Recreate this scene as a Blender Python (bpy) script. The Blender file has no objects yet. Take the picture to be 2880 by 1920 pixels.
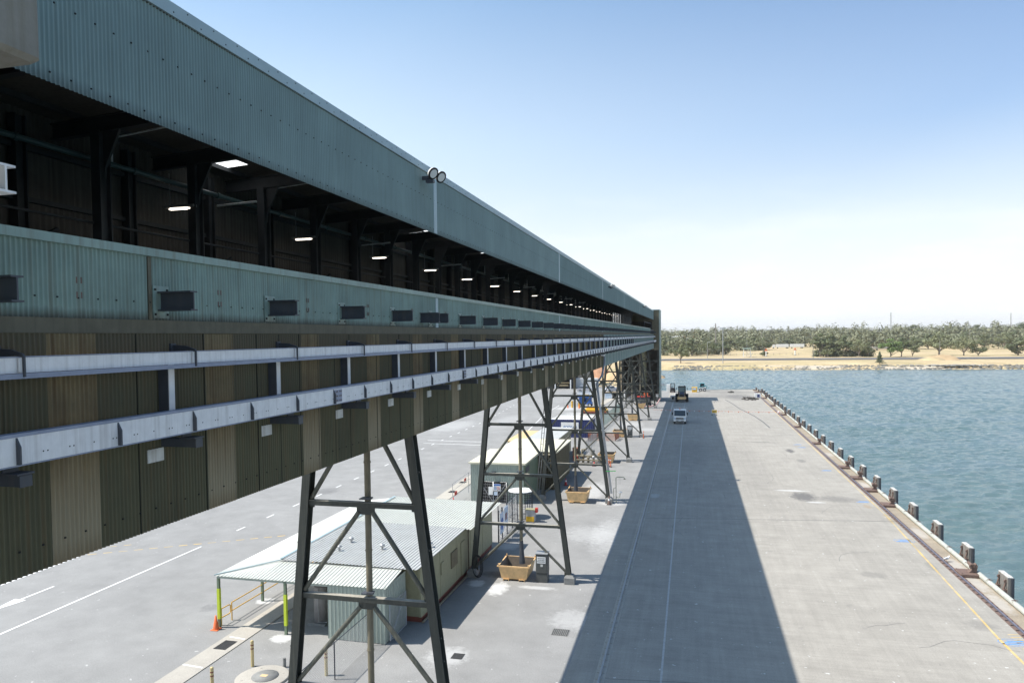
import bpy, math, random
from mathutils import Vector, Matrix, noise
S = bpy.context.scene
COL = S.collection
# ------------------------------------------------------------------ camera
cam = bpy.data.cameras.new("camera"); co = bpy.data.objects.new("camera", cam); COL.objects.link(co)
yaw = math.atan2(505, 2020); pit = math.radians(-1.85); rho = 0.013
fw = Vector((-math.sin(yaw)*math.cos(pit), math.cos(yaw)*math.cos(pit), math.sin(pit)))
rt = Vector((math.cos(yaw), math.sin(yaw), 0)); upv = rt.cross(fw)
r2 = rt*math.cos(rho) - upv*math.sin(rho); u2 = rt*math.sin(rho) + upv*math.cos(rho)
co.matrix_world = Matrix(((r2.x, u2.x, -fw.x, 0), (r2.y, u2.y, -fw.y, 0), (r2.z, u2.z, -fw.z, 14.5), (0, 0, 0, 1)))
cam.sensor_width = 36; cam.lens = 36*2020/2880; cam.shift_y = 53/2880
cam.clip_start = .1; cam.clip_end = 40000
S.camera = co
# ------------------------------------------------------------------ light
SUN = Vector((-.615, -.158, 1)).normalized()
elev = math.asin(SUN.z); az = math.atan2(SUN.x, SUN.y)
W = bpy.data.worlds.new("World"); S.world = W; W.use_nodes = True
nt = W.node_tree; N = nt.nodes; L = nt.links
bg = N['Background']
sky = N.new('ShaderNodeTexSky'); sky.sky_type = 'NISHITA'; sky.sun_disc = False
sky.sun_elevation = elev; sky.sun_rotation = az; sky.air_density = 1.0; sky.dust_density = 1.2; sky.ozone_density = 2.4; sky.altitude = 10
# thin high cloud low over the horizon: a white veil keyed on view height and broken up by noise
tc = N.new('ShaderNodeTexCoord'); sx = N.new('ShaderNodeSeparateXYZ'); L.new(tc.outputs['Generated'], sx.inputs[0])
def mth(op, a, b=None, clamp=False):
    n = N.new('ShaderNodeMath'); n.operation = op; n.use_clamp = clamp
    for i, v in enumerate((a, b)):
        if v is None: continue
        if isinstance(v, (int, float)): n.inputs[i].default_value = v
        else: L.new(v, n.inputs[i])
    return n.outputs[0]
mp = N.new('ShaderNodeMapping'); mp.inputs['Scale'].default_value = (3.2, 3.2, 15); L.new(tc.outputs['Generated'], mp.inputs[0])
nz = N.new('ShaderNodeTexNoise'); nz.inputs['Scale'].default_value = 1.6; nz.inputs['Detail'].default_value = 8; nz.inputs['Roughness'].default_value = .58
L.new(mp.outputs[0], nz.inputs['Vector'])
low = mth('SUBTRACT', 1.0, mth('MULTIPLY', mth('SUBTRACT', sx.outputs['Z'], .02), 5.2), True)
cl = mth('MULTIPLY', mth('SUBTRACT', nz.outputs['Fac'], .5), 5.0, True)
cl = mth('MULTIPLY', mth('MULTIPLY', cl, low), .55)
veil = mth('POWER', mth('SUBTRACT', 1.0, mth('MULTIPLY', sx.outputs['Z'], 1.95), True), 1.35)
cloud = mth('MULTIPLY', cl, 1.1, True); cl = mth('MULTIPLY', veil, 1.05, True)
mx = N.new('ShaderNodeMix'); mx.data_type = 'RGBA'; L.new(cl, mx.inputs[0])
tn = N.new('ShaderNodeVectorMath'); tn.operation = 'MULTIPLY'; tn.inputs[1].default_value = (.84, 1.05, 1.15); L.new(sky.outputs[0], tn.inputs[0]); L.new(tn.outputs[0], mx.inputs[6]); mx.inputs[7].default_value = (7.2, 7.4, 7.35, 1)
mc = N.new('ShaderNodeMix'); mc.data_type = 'RGBA'; L.new(cloud, mc.inputs[0]); L.new(mx.outputs[2], mc.inputs[6]); mc.inputs[7].default_value = (7.9, 7.8, 7.6, 1)
# aerosol glare: the sky is whiter on the sun's side and deeper blue away from it, except in the horizon veil
dt = N.new('ShaderNodeVectorMath'); dt.operation = 'DOT_PRODUCT'; L.new(tc.outputs['Generated'], dt.inputs[0]); dt.inputs[1].default_value = SUN
kd = mth('MULTIPLY', mth('ADD', dt.outputs['Value'], .06), 2.2, True)
gl = N.new('ShaderNodeMix'); gl.data_type = 'RGBA'; L.new(kd, gl.inputs[0]); gl.inputs[6].default_value = (.72, .85, 1.0, 1); gl.inputs[7].default_value = (1.24, 1.23, 1.15, 1)
g2 = N.new('ShaderNodeMix'); g2.data_type = 'RGBA'; L.new(mth('MULTIPLY', mth('SUBTRACT', sx.outputs['Z'], .13), 8.0, True), g2.inputs[0]); g2.inputs[6].default_value = (1, 1, 1, 1); L.new(gl.outputs[2], g2.inputs[7])
m9 = N.new('ShaderNodeVectorMath'); m9.operation = 'MULTIPLY'; L.new(mc.outputs[2], m9.inputs[0]); L.new(g2.outputs[2], m9.inputs[1])
L.new(m9.outputs[0], bg.inputs[0]); bg.inputs[1].default_value = .106
sl = bpy.data.lights.new("sun", 'SUN'); sl.energy = 4.6; sl.angle = math.radians(.5); sl.color = (1, .945, .87)
so = bpy.data.objects.new("sun", sl); COL.objects.link(so); so.rotation_euler = SUN.to_track_quat('Z', 'Y').to_euler()
S.view_settings.view_transform = 'Standard'; S.view_settings.look = 'None'; S.view_settings.gamma = 1
S.view_settings.use_curve_mapping = False; S.view_settings.exposure = .55
S.cycles.max_bounces = 6; S.cycles.diffuse_bounces = 3; S.cycles.transparent_max_bounces = 12
# ------------------------------------------------------------------ helpers
R = random.Random(7)
HAZE = 0.00010
ORD = ['first','second','third','fourth','fifth','sixth','seventh','eighth','ninth','tenth','eleventh','twelfth','thirteenth','fourteenth','fifteenth','sixteenth','seventeenth','eighteenth','nineteenth']
def ordn(n):
    if n < 19: return ORD[n]
    d, u = divmod(n+1, 10)
    return {2: 'twentieth', 3: 'thirtieth', 4: 'fortieth', 5: 'fiftieth'}[d] if u == 0 else {2: 'twenty', 3: 'thirty', 4: 'forty', 5: 'fifty'}[d]+'-'+ORD[u-1]
LOC = {}
def tag(o, label, cat, group=None, kind=None):
    if label: o['label'] = label
    if cat: o['category'] = cat
    if group: o['group'] = group
    if kind: o['kind'] = kind
    return o
def thing(name, label, cat, loc=(0, 0, 0), rz=0, group=None):
    o = bpy.data.objects.new(name, None); COL.objects.link(o); o.empty_display_size = .2
    o.location = loc; o.rotation_euler = (0, 0, rz); LOC[o] = Vector(loc)
    return tag(o, label, cat, group)
def copy_tree(o, loc=None, rz=None, label=None, parent=None, group=None):
    c = o.copy(); COL.objects.link(c)
    if parent: c.parent = parent
    if loc is not None: c.location = loc; LOC[c] = Vector(loc)
    if rz is not None: c.rotation_euler = (0, 0, rz)
    if label: c['label'] = label
    if group: c['group'] = group
    for ch in list(o.children): copy_tree(ch, parent=c)
    return c
class MB:
    def __init__(s): s.v = []; s.f = []; s.m = []; s.sm = []
    def add(s, vs, fs, m=0, sm=False):
        b = len(s.v); s.v += [tuple(v) for v in vs]
        for f in fs: s.f.append([i+b for i in f]); s.m.append(m); s.sm.append(sm)
        return s
    def box(s, x0, x1, y0, y1, z0, z1, m=0):
        return s.add([(x0,y0,z0),(x1,y0,z0),(x1,y1,z0),(x0,y1,z0),(x0,y0,z1),(x1,y0,z1),(x1,y1,z1),(x0,y1,z1)],
              [(0,3,2,1),(4,5,6,7),(0,1,5,4),(1,2,6,5),(2,3,7,6),(3,0,4,7)], m)
    def cbox(s, c, d, m=0, bev=0):
        x, y, z = c; a, b, e = d[0]/2, d[1]/2, d[2]/2
        if not bev: return s.box(x-a, x+a, y-b, y+b, z-e, z+e, m)
        vs = []; k = bev
        for sz in (-1, 1):
            for ins in ((k, 0), (0, k)) if sz < 0 else ((0, k), (k, 0)):
                i, dz = ins; zz = z+sz*(e-dz)
                A, B = a-i, b-i; q = k
                vs += [(x-A+q,y-B,zz),(x+A-q,y-B,zz),(x+A,y-B+q,zz),(x+A,y+B-q,zz),(x+A-q,y+B,zz),(x-A+q,y+B,zz),(x-A,y+B-q,zz),(x-A,y-B+q,zz)]
        fs = [tuple(range(7, -1, -1)), tuple(range(24, 32))]
        for r in range(3):
            for j in range(8): fs.append((r*8+j, r*8+(j+1)%8, r*8+8+(j+1)%8, r*8+8+j))
        return s.add(vs, fs, m)
    def sect(s, poly, p, q, ux, uy, m=0, caps=True):
        p, q, ux, uy = Vector(p), Vector(q), Vector(ux), Vector(uy); n = len(poly)
        vs = [p+ux*a+uy*b for a, b in poly]+[q+ux*a+uy*b for a, b in poly]
        fs = [(i, (i+1) % n, n+(i+1) % n, n+i) for i in range(n)]
        if caps: fs += [tuple(range(n-1, -1, -1)), tuple(range(n, 2*n))]
        return s.add(vs, fs, m)
    def bar(s, p, q, w, h, m=0, up=(0, 0, 1)):
        p, q = Vector(p), Vector(q); d = (q-p).normalized(); u = Vector(up)
        if abs(d.dot(u)) > .98: u = Vector((0, 1, 0))
        sdir = d.cross(u).normalized(); u = sdir.cross(d)
        return s.sect([(-w/2,-h/2),(w/2,-h/2),(w/2,h/2),(-w/2,h/2)], p, q, sdir, u, m)
    def hsec(s, p, q, w, d, t, ux, uy, m=0):
        P = [(-w/2,-d/2),(w/2,-d/2),(w/2,-d/2+t),(t/2,-d/2+t),(t/2,d/2-t),(w/2,d/2-t),(w/2,d/2),(-w/2,d/2),(-w/2,d/2-t),(-t/2,d/2-t),(-t/2,-d/2+t),(-w/2,-d/2+t)]
        p, q, ux, uy = Vector(p), Vector(q), Vector(ux), Vector(uy); n = 12
        vs = [p+ux*a+uy*b for a, b in P]+[q+ux*a+uy*b for a, b in P]
        fs = [(i, (i+1) % n, n+(i+1) % n, n+i) for i in range(n)]
        for o in (0, n): fs += [(o, o+1, o+2, o+11), (o+11, o+2, o+3, o+10), (o+10, o+3, o+4, o+9), (o+9, o+4, o+5, o+8), (o+8, o+5, o+6, o+7)]
        return s.add(vs, fs, m)
    def tube(s, pts, r, n=8, m=0, sm=True, caps=True):
        pts = [Vector(p) for p in pts]; k = len(pts); rs = r if isinstance(r, (list, tuple)) else [r]*k
        vs = []; prev = None
        for i, p in enumerate(pts):
            d = (pts[min(i+1, k-1)]-pts[max(i-1, 0)]).normalized()
            a = prev if prev is not None else (Vector((0, 0, 1)) if abs(d.z) < .9 else Vector((1, 0, 0)))
            a = (a-d*a.dot(d))
            if a.length < 1e-4: a = Vector((1, .3, 0))-d*d.dot(Vector((1, .3, 0)))
            a.normalize(); prev = a; b = d.cross(a)
            for j in range(n):
                t = 2*math.pi*j/n; vs.append(p+(a*math.cos(t)+b*math.sin(t))*rs[i])
        fs = [(i*n+j, i*n+(j+1) % n, (i+1)*n+(j+1) % n, (i+1)*n+j) for i in range(k-1) for j in range(n)]
        s.add(vs, fs, m, sm)
        if caps: s.add(vs[:n], [tuple(range(n-1, -1, -1))], m); s.add(vs[-n:], [tuple(range(n))], m)
        return s
    def lathe(s, prof, c=(0, 0, 0), n=16, m=0, sm=True):
        c = Vector(c); vs = []
        for r, z in prof:
            for j in range(n):
                t = 2*math.pi*j/n; vs.append(c+Vector((r*math.cos(t), r*math.sin(t), z)))
        fs = [(i*n+j, i*n+(j+1) % n, (i+1)*n+(j+1) % n, (i+1)*n+j) for i in range(len(prof)-1) for j in range(n)]
        return s.add(vs, fs, m, sm)
    def prism(s, poly, a, b, axis='x', m=0):
        n = len(poly)
        f = {'x': lambda u, v, w: (w, u, v), 'y': lambda u, v, w: (u, w, v), 'z': lambda u, v, w: (u, v, w)}[axis]
        vs = [f(u, v, a) for u, v in poly]+[f(u, v, b) for u, v in poly]
        return s.add(vs, [(i, (i+1) % n, n+(i+1) % n, n+i) for i in range(n)]+[tuple(range(n-1, -1, -1)), tuple(range(n, 2*n))], m)
    def quad(s, a, b, c, d, m=0): return s.add([a, b, c, d], [(0, 1, 2, 3)], m)
    def wheel(s, c, r, w, axis='x', m=0, mr=1, n=18):
        c = Vector(c); pr = [(r*.55, -w/2), (r*.93, -w/2), (r, -w/2+w*.15), (r, w/2-w*.15), (r*.93, w/2), (r*.55, w/2)]
        ax = Vector((1, 0, 0)) if axis == 'x' else Vector((0, 1, 0)); b = ax.cross(Vector((0, 0, 1))); e = Vector((0, 0, 1))
        def ring(rr, h): return [c+ax*h+(b*math.cos(2*math.pi*j/n)+e*math.sin(2*math.pi*j/n))*rr for j in range(n)]
        vs = []; [vs.extend(ring(rr, h)) for rr, h in pr]
        s.add(vs, [(i*n+j, i*n+(j+1) % n, (i+1)*n+(j+1) % n, (i+1)*n+j) for i in range(5) for j in range(n)], m, True)
        for h in (-w*.42, w*.42): s.add(ring(r*.56, h), [tuple(range(n))], mr)
        return s
    def sphere(s, c, r, n=8, m=0, sc=(1, 1, 1)):
        k = n//2; pr = []
        c = Vector(c); vs = []
        for i in range(k+1):
            t = math.pi*i/k
            for j in range(n):
                p = 2*math.pi*j/n; vs.append(c+Vector((r*math.sin(t)*math.cos(p)*sc[0], r*math.sin(t)*math.sin(p)*sc[1], -r*math.cos(t)*sc[2])))
        return s.add(vs, [(i*n+j, i*n+(j+1) % n, (i+1)*n+(j+1) % n, (i+1)*n+j) for i in range(k) for j in range(n)], m, True)
    def corr(s, f, u0, u1, v0, v1, pitch=.072, amp=.009, per=6, m=0, shape='sin', vseg=1, wob=0):
        """corrugated sheet: f(u, v, h) -> point, waves run along u"""
        n = max(2, int(round((u1-u0)/pitch*per))); vs = []
        for i in range(n+1):
            u = u0+(u1-u0)*i/n; ph = u/pitch
            if shape == 'sin': h = amp*(2*(.5+.5*math.sin(2*math.pi*ph))**1.5-1)
            else:
                q = ph % 1; h = amp*(1 if q < .18 else max(-1, 1-(q-.18)/.06) if q < .3 else -1 if q < .94 else -1+(q-.94)/.03)
            for k in range(vseg+1):
                v = v0+(v1-v0)*k/vseg; vs.append(f(u, v, h+(wob*noise.noise((u*.8, v*1.3, v0)) if wob else 0)))
        w = vseg+1
        return s.add(vs, [(i*w+k, (i+1)*w+k, (i+1)*w+k+1, i*w+k+1) for i in range(n) for k in range(vseg)], m, shape == 'sin')
    def mesh(s, name, mats, off=None):
        me = bpy.data.meshes.new(name)
        vs = s.v if off is None else [(x-off[0], y-off[1], z-off[2]) for x, y, z in s.v]
        me.from_pydata(vs, [], s.f)
        for mt in (mats if isinstance(mats, (list, tuple)) else [mats]): me.materials.append(mt)
        me.polygons.foreach_set('material_index', s.m); me.polygons.foreach_set('use_smooth', s.sm); me.update()
        return me
    def build(s, name, mats, parent=None, world=True):
        off = LOC.get(parent) if (parent and world) else None
        o = bpy.data.objects.new(name, s.mesh(name, mats, off)); COL.objects.link(o)
        if parent: o.parent = parent; LOC[o] = LOC[parent]
        return o
    def solo(s, name, mats, label, cat, base, group=None, kind=None):
        """a thing that is one mesh, origin at its base"""
        o = bpy.data.objects.new(name, s.mesh(name, mats, base)); COL.objects.link(o); o.location = base; LOC[o] = Vector(base)
        return tag(o, label, cat, group, kind)
    def struct(s, name, mats, kind='structure'):
        o = bpy.data.objects.new(name, s.mesh(name, mats)); COL.objects.link(o); o['kind'] = kind; return o
def text(name, body, mat, parent, loc, size, rot, ext=.004, world=True, italic=0, ax='CENTER'):
    cu = bpy.data.curves.new(name, 'FONT'); cu.body = body; cu.size = size; cu.align_x = ax; cu.align_y = 'CENTER'; cu.extrude = ext; cu.shear = italic; cu.space_line = .95; cu.offset = size*.012
    t = bpy.data.objects.new(name, cu); COL.objects.link(t)
    dg = bpy.context.evaluated_depsgraph_get(); me = bpy.data.meshes.new_from_object(t.evaluated_get(dg))
    bpy.data.objects.remove(t); bpy.data.curves.remove(cu)
    me.name = name; me.materials.clear(); me.materials.append(mat)
    o = bpy.data.objects.new(name, me); COL.objects.link(o); o.parent = parent
    p = Vector(loc)-(LOC[parent] if world else Vector((0, 0, 0)))
    o.location = p; o.rotation_euler = rot; LOC[o] = LOC.get(parent, Vector((0, 0, 0)))
    return o
# ------------------------------------------------------------------ materials
def newmat(name):
    m = bpy.data.materials.new(name); m.use_nodes = True; return m, m.node_tree, m.node_tree.nodes['Principled BSDF']
def P(name, col, rough=.6, metal=0, var=.18, scale=4., streak=0, dirt=None, dirtamt=.4, bump=0, bscale=40, spec=.4, rnd=0, zw=(), sheet=0, sheetamt=.09):
    """painted / plain surface: colour broken by two noises, optional vertical rain streaks and dirt"""
    m, t, b = newmat(name); n = t.nodes; l = t.links
    g = n.new('ShaderNodeNewGeometry')
    no = n.new('ShaderNodeTexNoise'); no.inputs['Scale'].default_value = scale; no.inputs['Detail'].default_value = 6; no.inputs['Roughness'].default_value = .62
    l.new(g.outputs['Position'], no.inputs['Vector'])
    cr = n.new('ShaderNodeMapRange'); cr.inputs[1].default_value = .25; cr.inputs[2].default_value = .75; cr.inputs[3].default_value = 1-var; cr.inputs[4].default_value = 1+var
    l.new(no.outputs['Fac'], cr.inputs[0])
    mul = n.new('ShaderNodeVectorMath'); mul.operation = 'SCALE'; mul.inputs[0].default_value = col; l.new(cr.outputs[0], mul.inputs['Scale'])
    out = mul.outputs[0]
    if sheet:                                                  # each sheet weathered a little differently
        sy = n.new('ShaderNodeSeparateXYZ'); l.new(g.outputs['Position'], sy.inputs[0])
        dv = n.new('ShaderNodeMath'); dv.operation = 'DIVIDE'; l.new(sy.outputs[1], dv.inputs[0]); dv.inputs[1].default_value = sheet
        fl = n.new('ShaderNodeMath'); fl.operation = 'FLOOR'; l.new(dv.outputs[0], fl.inputs[0])
        wn_ = n.new('ShaderNodeTexWhiteNoise'); wn_.noise_dimensions = '1D'; l.new(fl.outputs[0], wn_.inputs['W'])
        ms = n.new('ShaderNodeMapRange'); ms.inputs[3].default_value = 1-sheetamt; ms.inputs[4].default_value = 1+sheetamt; l.new(wn_.outputs['Value'], ms.inputs[0])
        fr = n.new('ShaderNodeMath'); fr.operation = 'FRACT'; l.new(dv.outputs[0], fr.inputs[0])
        lt = n.new('ShaderNodeMath'); lt.operation = 'LESS_THAN'; l.new(fr.outputs[0], lt.inputs[0]); lt.inputs[1].default_value = .012/sheet
        la = n.new('ShaderNodeMath'); la.operation = 'MULTIPLY_ADD'; l.new(lt.outputs[0], la.inputs[0]); la.inputs[1].default_value = -2.5*sheetamt; l.new(ms.outputs[0], la.inputs[2])
        m4 = n.new('ShaderNodeVectorMath'); m4.operation = 'SCALE'; l.new(out, m4.inputs[0]); l.new(la.outputs[0], m4.inputs['Scale']); out = m4.outputs[0]
    if rnd:
        oi = n.new('ShaderNodeObjectInfo'); mr = n.new('ShaderNodeMapRange'); mr.inputs[3].default_value = 1-rnd; mr.inputs[4].default_value = 1+rnd
        l.new(oi.outputs['Random'], mr.inputs[0]); m2 = n.new('ShaderNodeVectorMath'); m2.operation = 'SCALE'; l.new(out, m2.inputs[0]); l.new(mr.outputs[0], m2.inputs['Scale']); out = m2.outputs[0]
    if streak or dirt:
        mp = n.new('ShaderNodeMapping'); mp.inputs['Scale'].default_value = (9, 9, .35) if streak else (1, 1, 1); l.new(g.outputs['Position'], mp.inputs[0])
        n2 = n.new('ShaderNodeTexNoise'); n2.inputs['Scale'].default_value = 1.2 if streak else 2.2; n2.inputs['Detail'].default_value = 7; n2.inputs['Roughness'].default_value = .65
        l.new(mp.outputs[0], n2.inputs['Vector'])
        r2_ = n.new('ShaderNodeMapRange'); r2_.inputs[1].default_value = .48; r2_.inputs[2].default_value = .72; r2_.inputs[4].default_value = dirtamt
        l.new(n2.outputs['Fac'], r2_.inputs[0])
        mx = n.new('ShaderNodeMix'); mx.data_type = 'RGBA'; l.new(r2_.outputs[0], mx.inputs[0]); l.new(out, mx.inputs[6]); mx.inputs[7].default_value = (*(dirt or (col[0]*.45, col[1]*.4, col[2]*.32)), 1)
        out = mx.outputs[2]
    for z0, z1, c, amt in zw:                                   # weathering band: full at z0, gone at z1, edge broken by the streak noise
        sp = n.new('ShaderNodeSeparateXYZ'); l.new(g.outputs['Position'], sp.inputs[0])
        mz = n.new('ShaderNodeMapping'); mz.inputs['Scale'].default_value = (14, 14, .5); l.new(g.outputs['Position'], mz.inputs[0])
        n3 = n.new('ShaderNodeTexNoise'); n3.inputs['Scale'].default_value = 1.; n3.inputs['Detail'].default_value = 6; n3.inputs['Roughness'].default_value = .7; l.new(mz.outputs[0], n3.inputs['Vector'])
        ma = n.new('ShaderNodeMath'); ma.operation = 'MULTIPLY_ADD'; l.new(n3.outputs['Fac'], ma.inputs[0]); ma.inputs[1].default_value = (z1-z0)*1.6; ma.inputs[2].default_value = -(z1-z0)*.8
        m3 = n.new('ShaderNodeMath'); l.new(sp.outputs[2], m3.inputs[0]); l.new(ma.outputs[0], m3.inputs[1])
        r3 = n.new('ShaderNodeMapRange'); r3.inputs[1].default_value = z0; r3.inputs[2].default_value = z1; r3.inputs[3].default_value = amt; r3.inputs[4].default_value = 0; l.new(m3.outputs[0], r3.inputs[0])
        mx = n.new('ShaderNodeMix'); mx.data_type = 'RGBA'; l.new(r3.outputs[0], mx.inputs[0]); l.new(out, mx.inputs[6]); mx.inputs[7].default_value = (*c, 1); out = mx.outputs[2]
    l.new(out, b.inputs['Base Color'])
    b.inputs['Roughness'].default_value = rough; b.inputs['Metallic'].default_value = metal; b.inputs['Specular IOR Level'].default_value = spec
    if bump:
        nb = n.new('ShaderNodeTexNoise'); nb.inputs['Scale'].default_value = bscale; nb.inputs['Detail'].default_value = 5; l.new(g.outputs['Position'], nb.inputs['Vector'])
        bp = n.new('ShaderNodeBump'); bp.inputs['Strength'].default_value = bump; bp.inputs['Distance'].default_value = .02; l.new(nb.outputs['Fac'], bp.inputs['Height']); l.new(bp.outputs[0], b.inputs['Normal'])
    return m
def EM(name, col, st):
    m, t, b = newmat(name); b.inputs['Base Color'].default_value = (*col, 1); b.inputs['Emission Color'].default_value = (*col, 1); b.inputs['Emission Strength'].default_value = st; return m
M = {}
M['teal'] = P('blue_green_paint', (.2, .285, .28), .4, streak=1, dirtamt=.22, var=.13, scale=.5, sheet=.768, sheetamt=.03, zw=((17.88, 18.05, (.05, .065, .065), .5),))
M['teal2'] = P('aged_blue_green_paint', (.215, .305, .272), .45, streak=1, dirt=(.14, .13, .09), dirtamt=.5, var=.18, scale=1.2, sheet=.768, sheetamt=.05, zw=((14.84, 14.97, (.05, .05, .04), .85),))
M['tealnew'] = P('newer_green_paint', (.25, .32, .29), .55, streak=1, dirtamt=.15, var=.1, scale=.6)
M['flash'] = P('flashing_paint', (.31, .41, .44), .45, var=.1, scale=1.5)
M['brownflash'] = P('dusty_brown_flashing', (.115, .105, .072), .7, streak=1, dirt=(.06, .055, .04), dirtamt=.5)
M['olive'] = P('olive_cladding', (.092, .088, .047), .6, streak=1, dirt=(.135, .095, .045), dirtamt=.75, var=.22, scale=.8, sheet=.76, zw=((14.75, 13.3, (.125, .098, .062), .75),))
M['fibre'] = P('weathered_fibreglass', (.2, .15, .075), .5, streak=1, dirt=(.1, .055, .02), dirtamt=.85, var=.3, scale=1.6, zw=((12.1, 13.25, (.31, .265, .175), .85), (11.62, 11.9, (.16, .11, .05), .6)))
M['seam'] = P('dark_lap_seam', (.035, .038, .026), .8)  # thin dark seams where the olive sheets lap
M['cream_strip'] = P('pale_strip', (.42, .46, .44), .55, streak=1, dirtamt=.2)
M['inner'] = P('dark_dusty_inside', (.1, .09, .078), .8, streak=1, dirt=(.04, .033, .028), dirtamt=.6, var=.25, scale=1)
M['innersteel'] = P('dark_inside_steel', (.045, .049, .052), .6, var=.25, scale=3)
M['whitesteel'] = P('pale_galvanised_paint', (.72, .72, .72), .5, streak=1, dirt=(.36, .34, .32), dirtamt=.5, var=.1, scale=5)
M['lavsteel'] = P('blue_grey_steel', (.25, .28, .36), .5, var=.15, scale=6)
M['darksteel'] = P('dark_grey_steel', (.055, .062, .075), .5, streak=1, dirt=(.1, .09, .08), dirtamt=.4, var=.2, scale=4)
M['trestle'] = P('dark_green_grey_paint', (.045, .05, .044), .5, streak=1, dirt=(.15, .14, .11), dirtamt=.3, var=.18, scale=2.5)
M['littop'] = P('sunlit_beam_top', (.34, .32, .27), .85, var=.25, scale=4)  # sunlit highlight of the cross-beam tops, put into the colour
M['brace'] = P('dusty_grey_green_paint', (.095, .098, .08), .55, streak=1, dirt=(.3, .27, .2), dirtamt=.5, var=.2, scale=3)
M['pipebeige'] = P('dust_covered_pipe', (.2, .175, .12), .65, streak=1, dirt=(.12, .1, .07), dirtamt=.6, var=.22, scale=2.5)
M['concgrey'] = P('plinth_concrete', (.22, .22, .21), .8, var=.2, scale=5, bump=.3)
M['patch'] = P('white_patch_plate', (.55, .56, .54), .6, streak=1, dirt=(.25, .2, .15), dirtamt=.5)
M['tealpipe'] = P('teal_pipe_paint', (.075, .115, .115), .35, var=.2, scale=3)
M['lamp'] = EM('lamp_tube', (1, .9, .76), 3.2)
M['galv'] = P('galvanised', (.42, .43, .44), .4, metal=.5, var=.15, scale=6)
M['black'] = P('black_rubber', (.02, .02, .021), .75, var=.3, scale=8)
M['glass'] = P('dark_glass', (.03, .04, .045), .08, var=.05, spec=.8)
M['white'] = P('white_paint', (.8, .8, .78), .4, var=.06, scale=3, dirt=(.4, .37, .32), dirtamt=.25)
M['silver'] = P('silver_car_paint', (.45, .46, .5), .3, metal=.4, var=.05)
M['yellow'] = P('yellow_paint', (.72, .42, .03), .45, var=.12, scale=4, dirt=(.35, .22, .06), dirtamt=.3)
M['hiyellow'] = P('fluorescent_sleeve', (.55, .66, .05), .5, var=.05)
M['amber'] = P('amber_rail_paint', (.72, .42, .06), .45, var=.1)
M['orange'] = P('orange_plastic', (.75, .16, .05), .5, var=.1, dirt=(.4, .15, .08), dirtamt=.25)
M['meshorange'] = P('faded_orange_mesh', (.5, .21, .14), .6, var=.15)
M['red'] = P('red_paint', (.5, .05, .04), .5, var=.15)
M['redbrown'] = P('red_brown', (.2, .06, .04), .6, var=.2)
M['blue'] = P('blue_paint', (.03, .12, .4), .45, var=.12, scale=2)
M['navy'] = P('navy_container_paint', (.045, .06, .17), .5, var=.18, scale=1.5, streak=1, dirtamt=.25)
M['bluetxt'] = P('blue_lettering', (.03, .16, .42), .5, var=.03)
M['blacktxt'] = P('black_lettering', (.03, .03, .03), .6, var=.03)
M['skip'] = P('tan_skip_paint', (.74, .49, .24), .55, var=.14, scale=3, dirt=(.22, .14, .08), dirtamt=.4)
M['skipin'] = P('dusty_skip_inside', (.2, .165, .13), .8, var=.3, scale=4)
M['cream'] = P('cream_olive_wall', (.31, .30, .19), .6, streak=1, dirtamt=.25, var=.1)
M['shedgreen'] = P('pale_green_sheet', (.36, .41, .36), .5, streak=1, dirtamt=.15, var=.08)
M['roofsunlit'] = P('sunlit_roof_sheet', (.72, .73, .68), .5, var=.06, scale=1.5)  # verandah slope facing the sun: its glare is painted in as white
M['rooflight'] = P('pale_roof_sheet', (.53, .545, .5), .5, var=.07, scale=1.5, dirt=(.45, .46, .4), dirtamt=.3)
M['roofgrey'] = P('grey_roof_sheet', (.44, .45, .44), .5, var=.12, scale=1, dirt=(.3, .3, .28), dirtamt=.4)
M['roofcream'] = P('cream_roof_sheet', (.62, .60, .47), .55, var=.08, scale=.8, dirt=(.45, .4, .3), dirtamt=.3)
M['rooftan'] = P('tan_roof_sheet', (.6, .44, .24), .6, var=.1)
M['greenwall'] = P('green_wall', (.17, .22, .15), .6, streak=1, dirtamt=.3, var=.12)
M['brownwall'] = P('brown_sheet', (.16, .14, .09), .6, streak=1, dirtamt=.3)
M['tank'] = P('grey_tank', (.3, .285, .28), .6, var=.1)
M['dark'] = P('dark_void', (.012, .012, .013), .9, var=.2)
M['bollard'] = P('worn_cream_post', (.55, .44, .22), .6, var=.25, scale=14, dirt=(.2, .14, .08), dirtamt=.5)
M['fender'] = P('worn_timber_fender', (.23, .215, .195), .8, streak=1, dirt=(.1, .09, .08), dirtamt=.7, var=.2, scale=5)
M['guano'] = P('bird_lime', (.5, .49, .46), .8, var=.3, scale=12)
M['rust'] = P('rust_brown_iron', (.155, .105, .085), .75, var=.25, scale=9, bump=.3)
M['rail'] = P('rail_steel', (.22, .22, .27), .4, metal=.5, var=.15, scale=3)
M['kerb'] = P('pale_kerb_pipe', (.42, .43, .39), .7, var=.18, scale=3, dirt=(.3, .24, .15), dirtamt=.45)
M['signyellow'] = P('yellow_sign_face', (.62, .4, .03), .5, var=.1)
M['tealcab'] = P('teal_machine_paint', (.04, .25, .3), .45, var=.1)
M['greenmesh'] = P('pale_green_mesh', (.3, .4, .35), .8, var=.15)
M['timber'] = P('grey_timber_pole', (.27, .25, .22), .8, streak=1, var=.2)
M['bluetip'] = P('pale_blue_sign', (.5, .6, .72), .5, var=.05)
M['girder'] = P('weathered_pale_girder', (.21, .2, .17), .65, streak=1, dirt=(.13, .1, .05), dirtamt=.5, var=.2, scale=3, bump=.15, bscale=30)
M['gridgrey'] = P('drain_grate', (.06, .06, .06), .7, var=.2)
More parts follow.
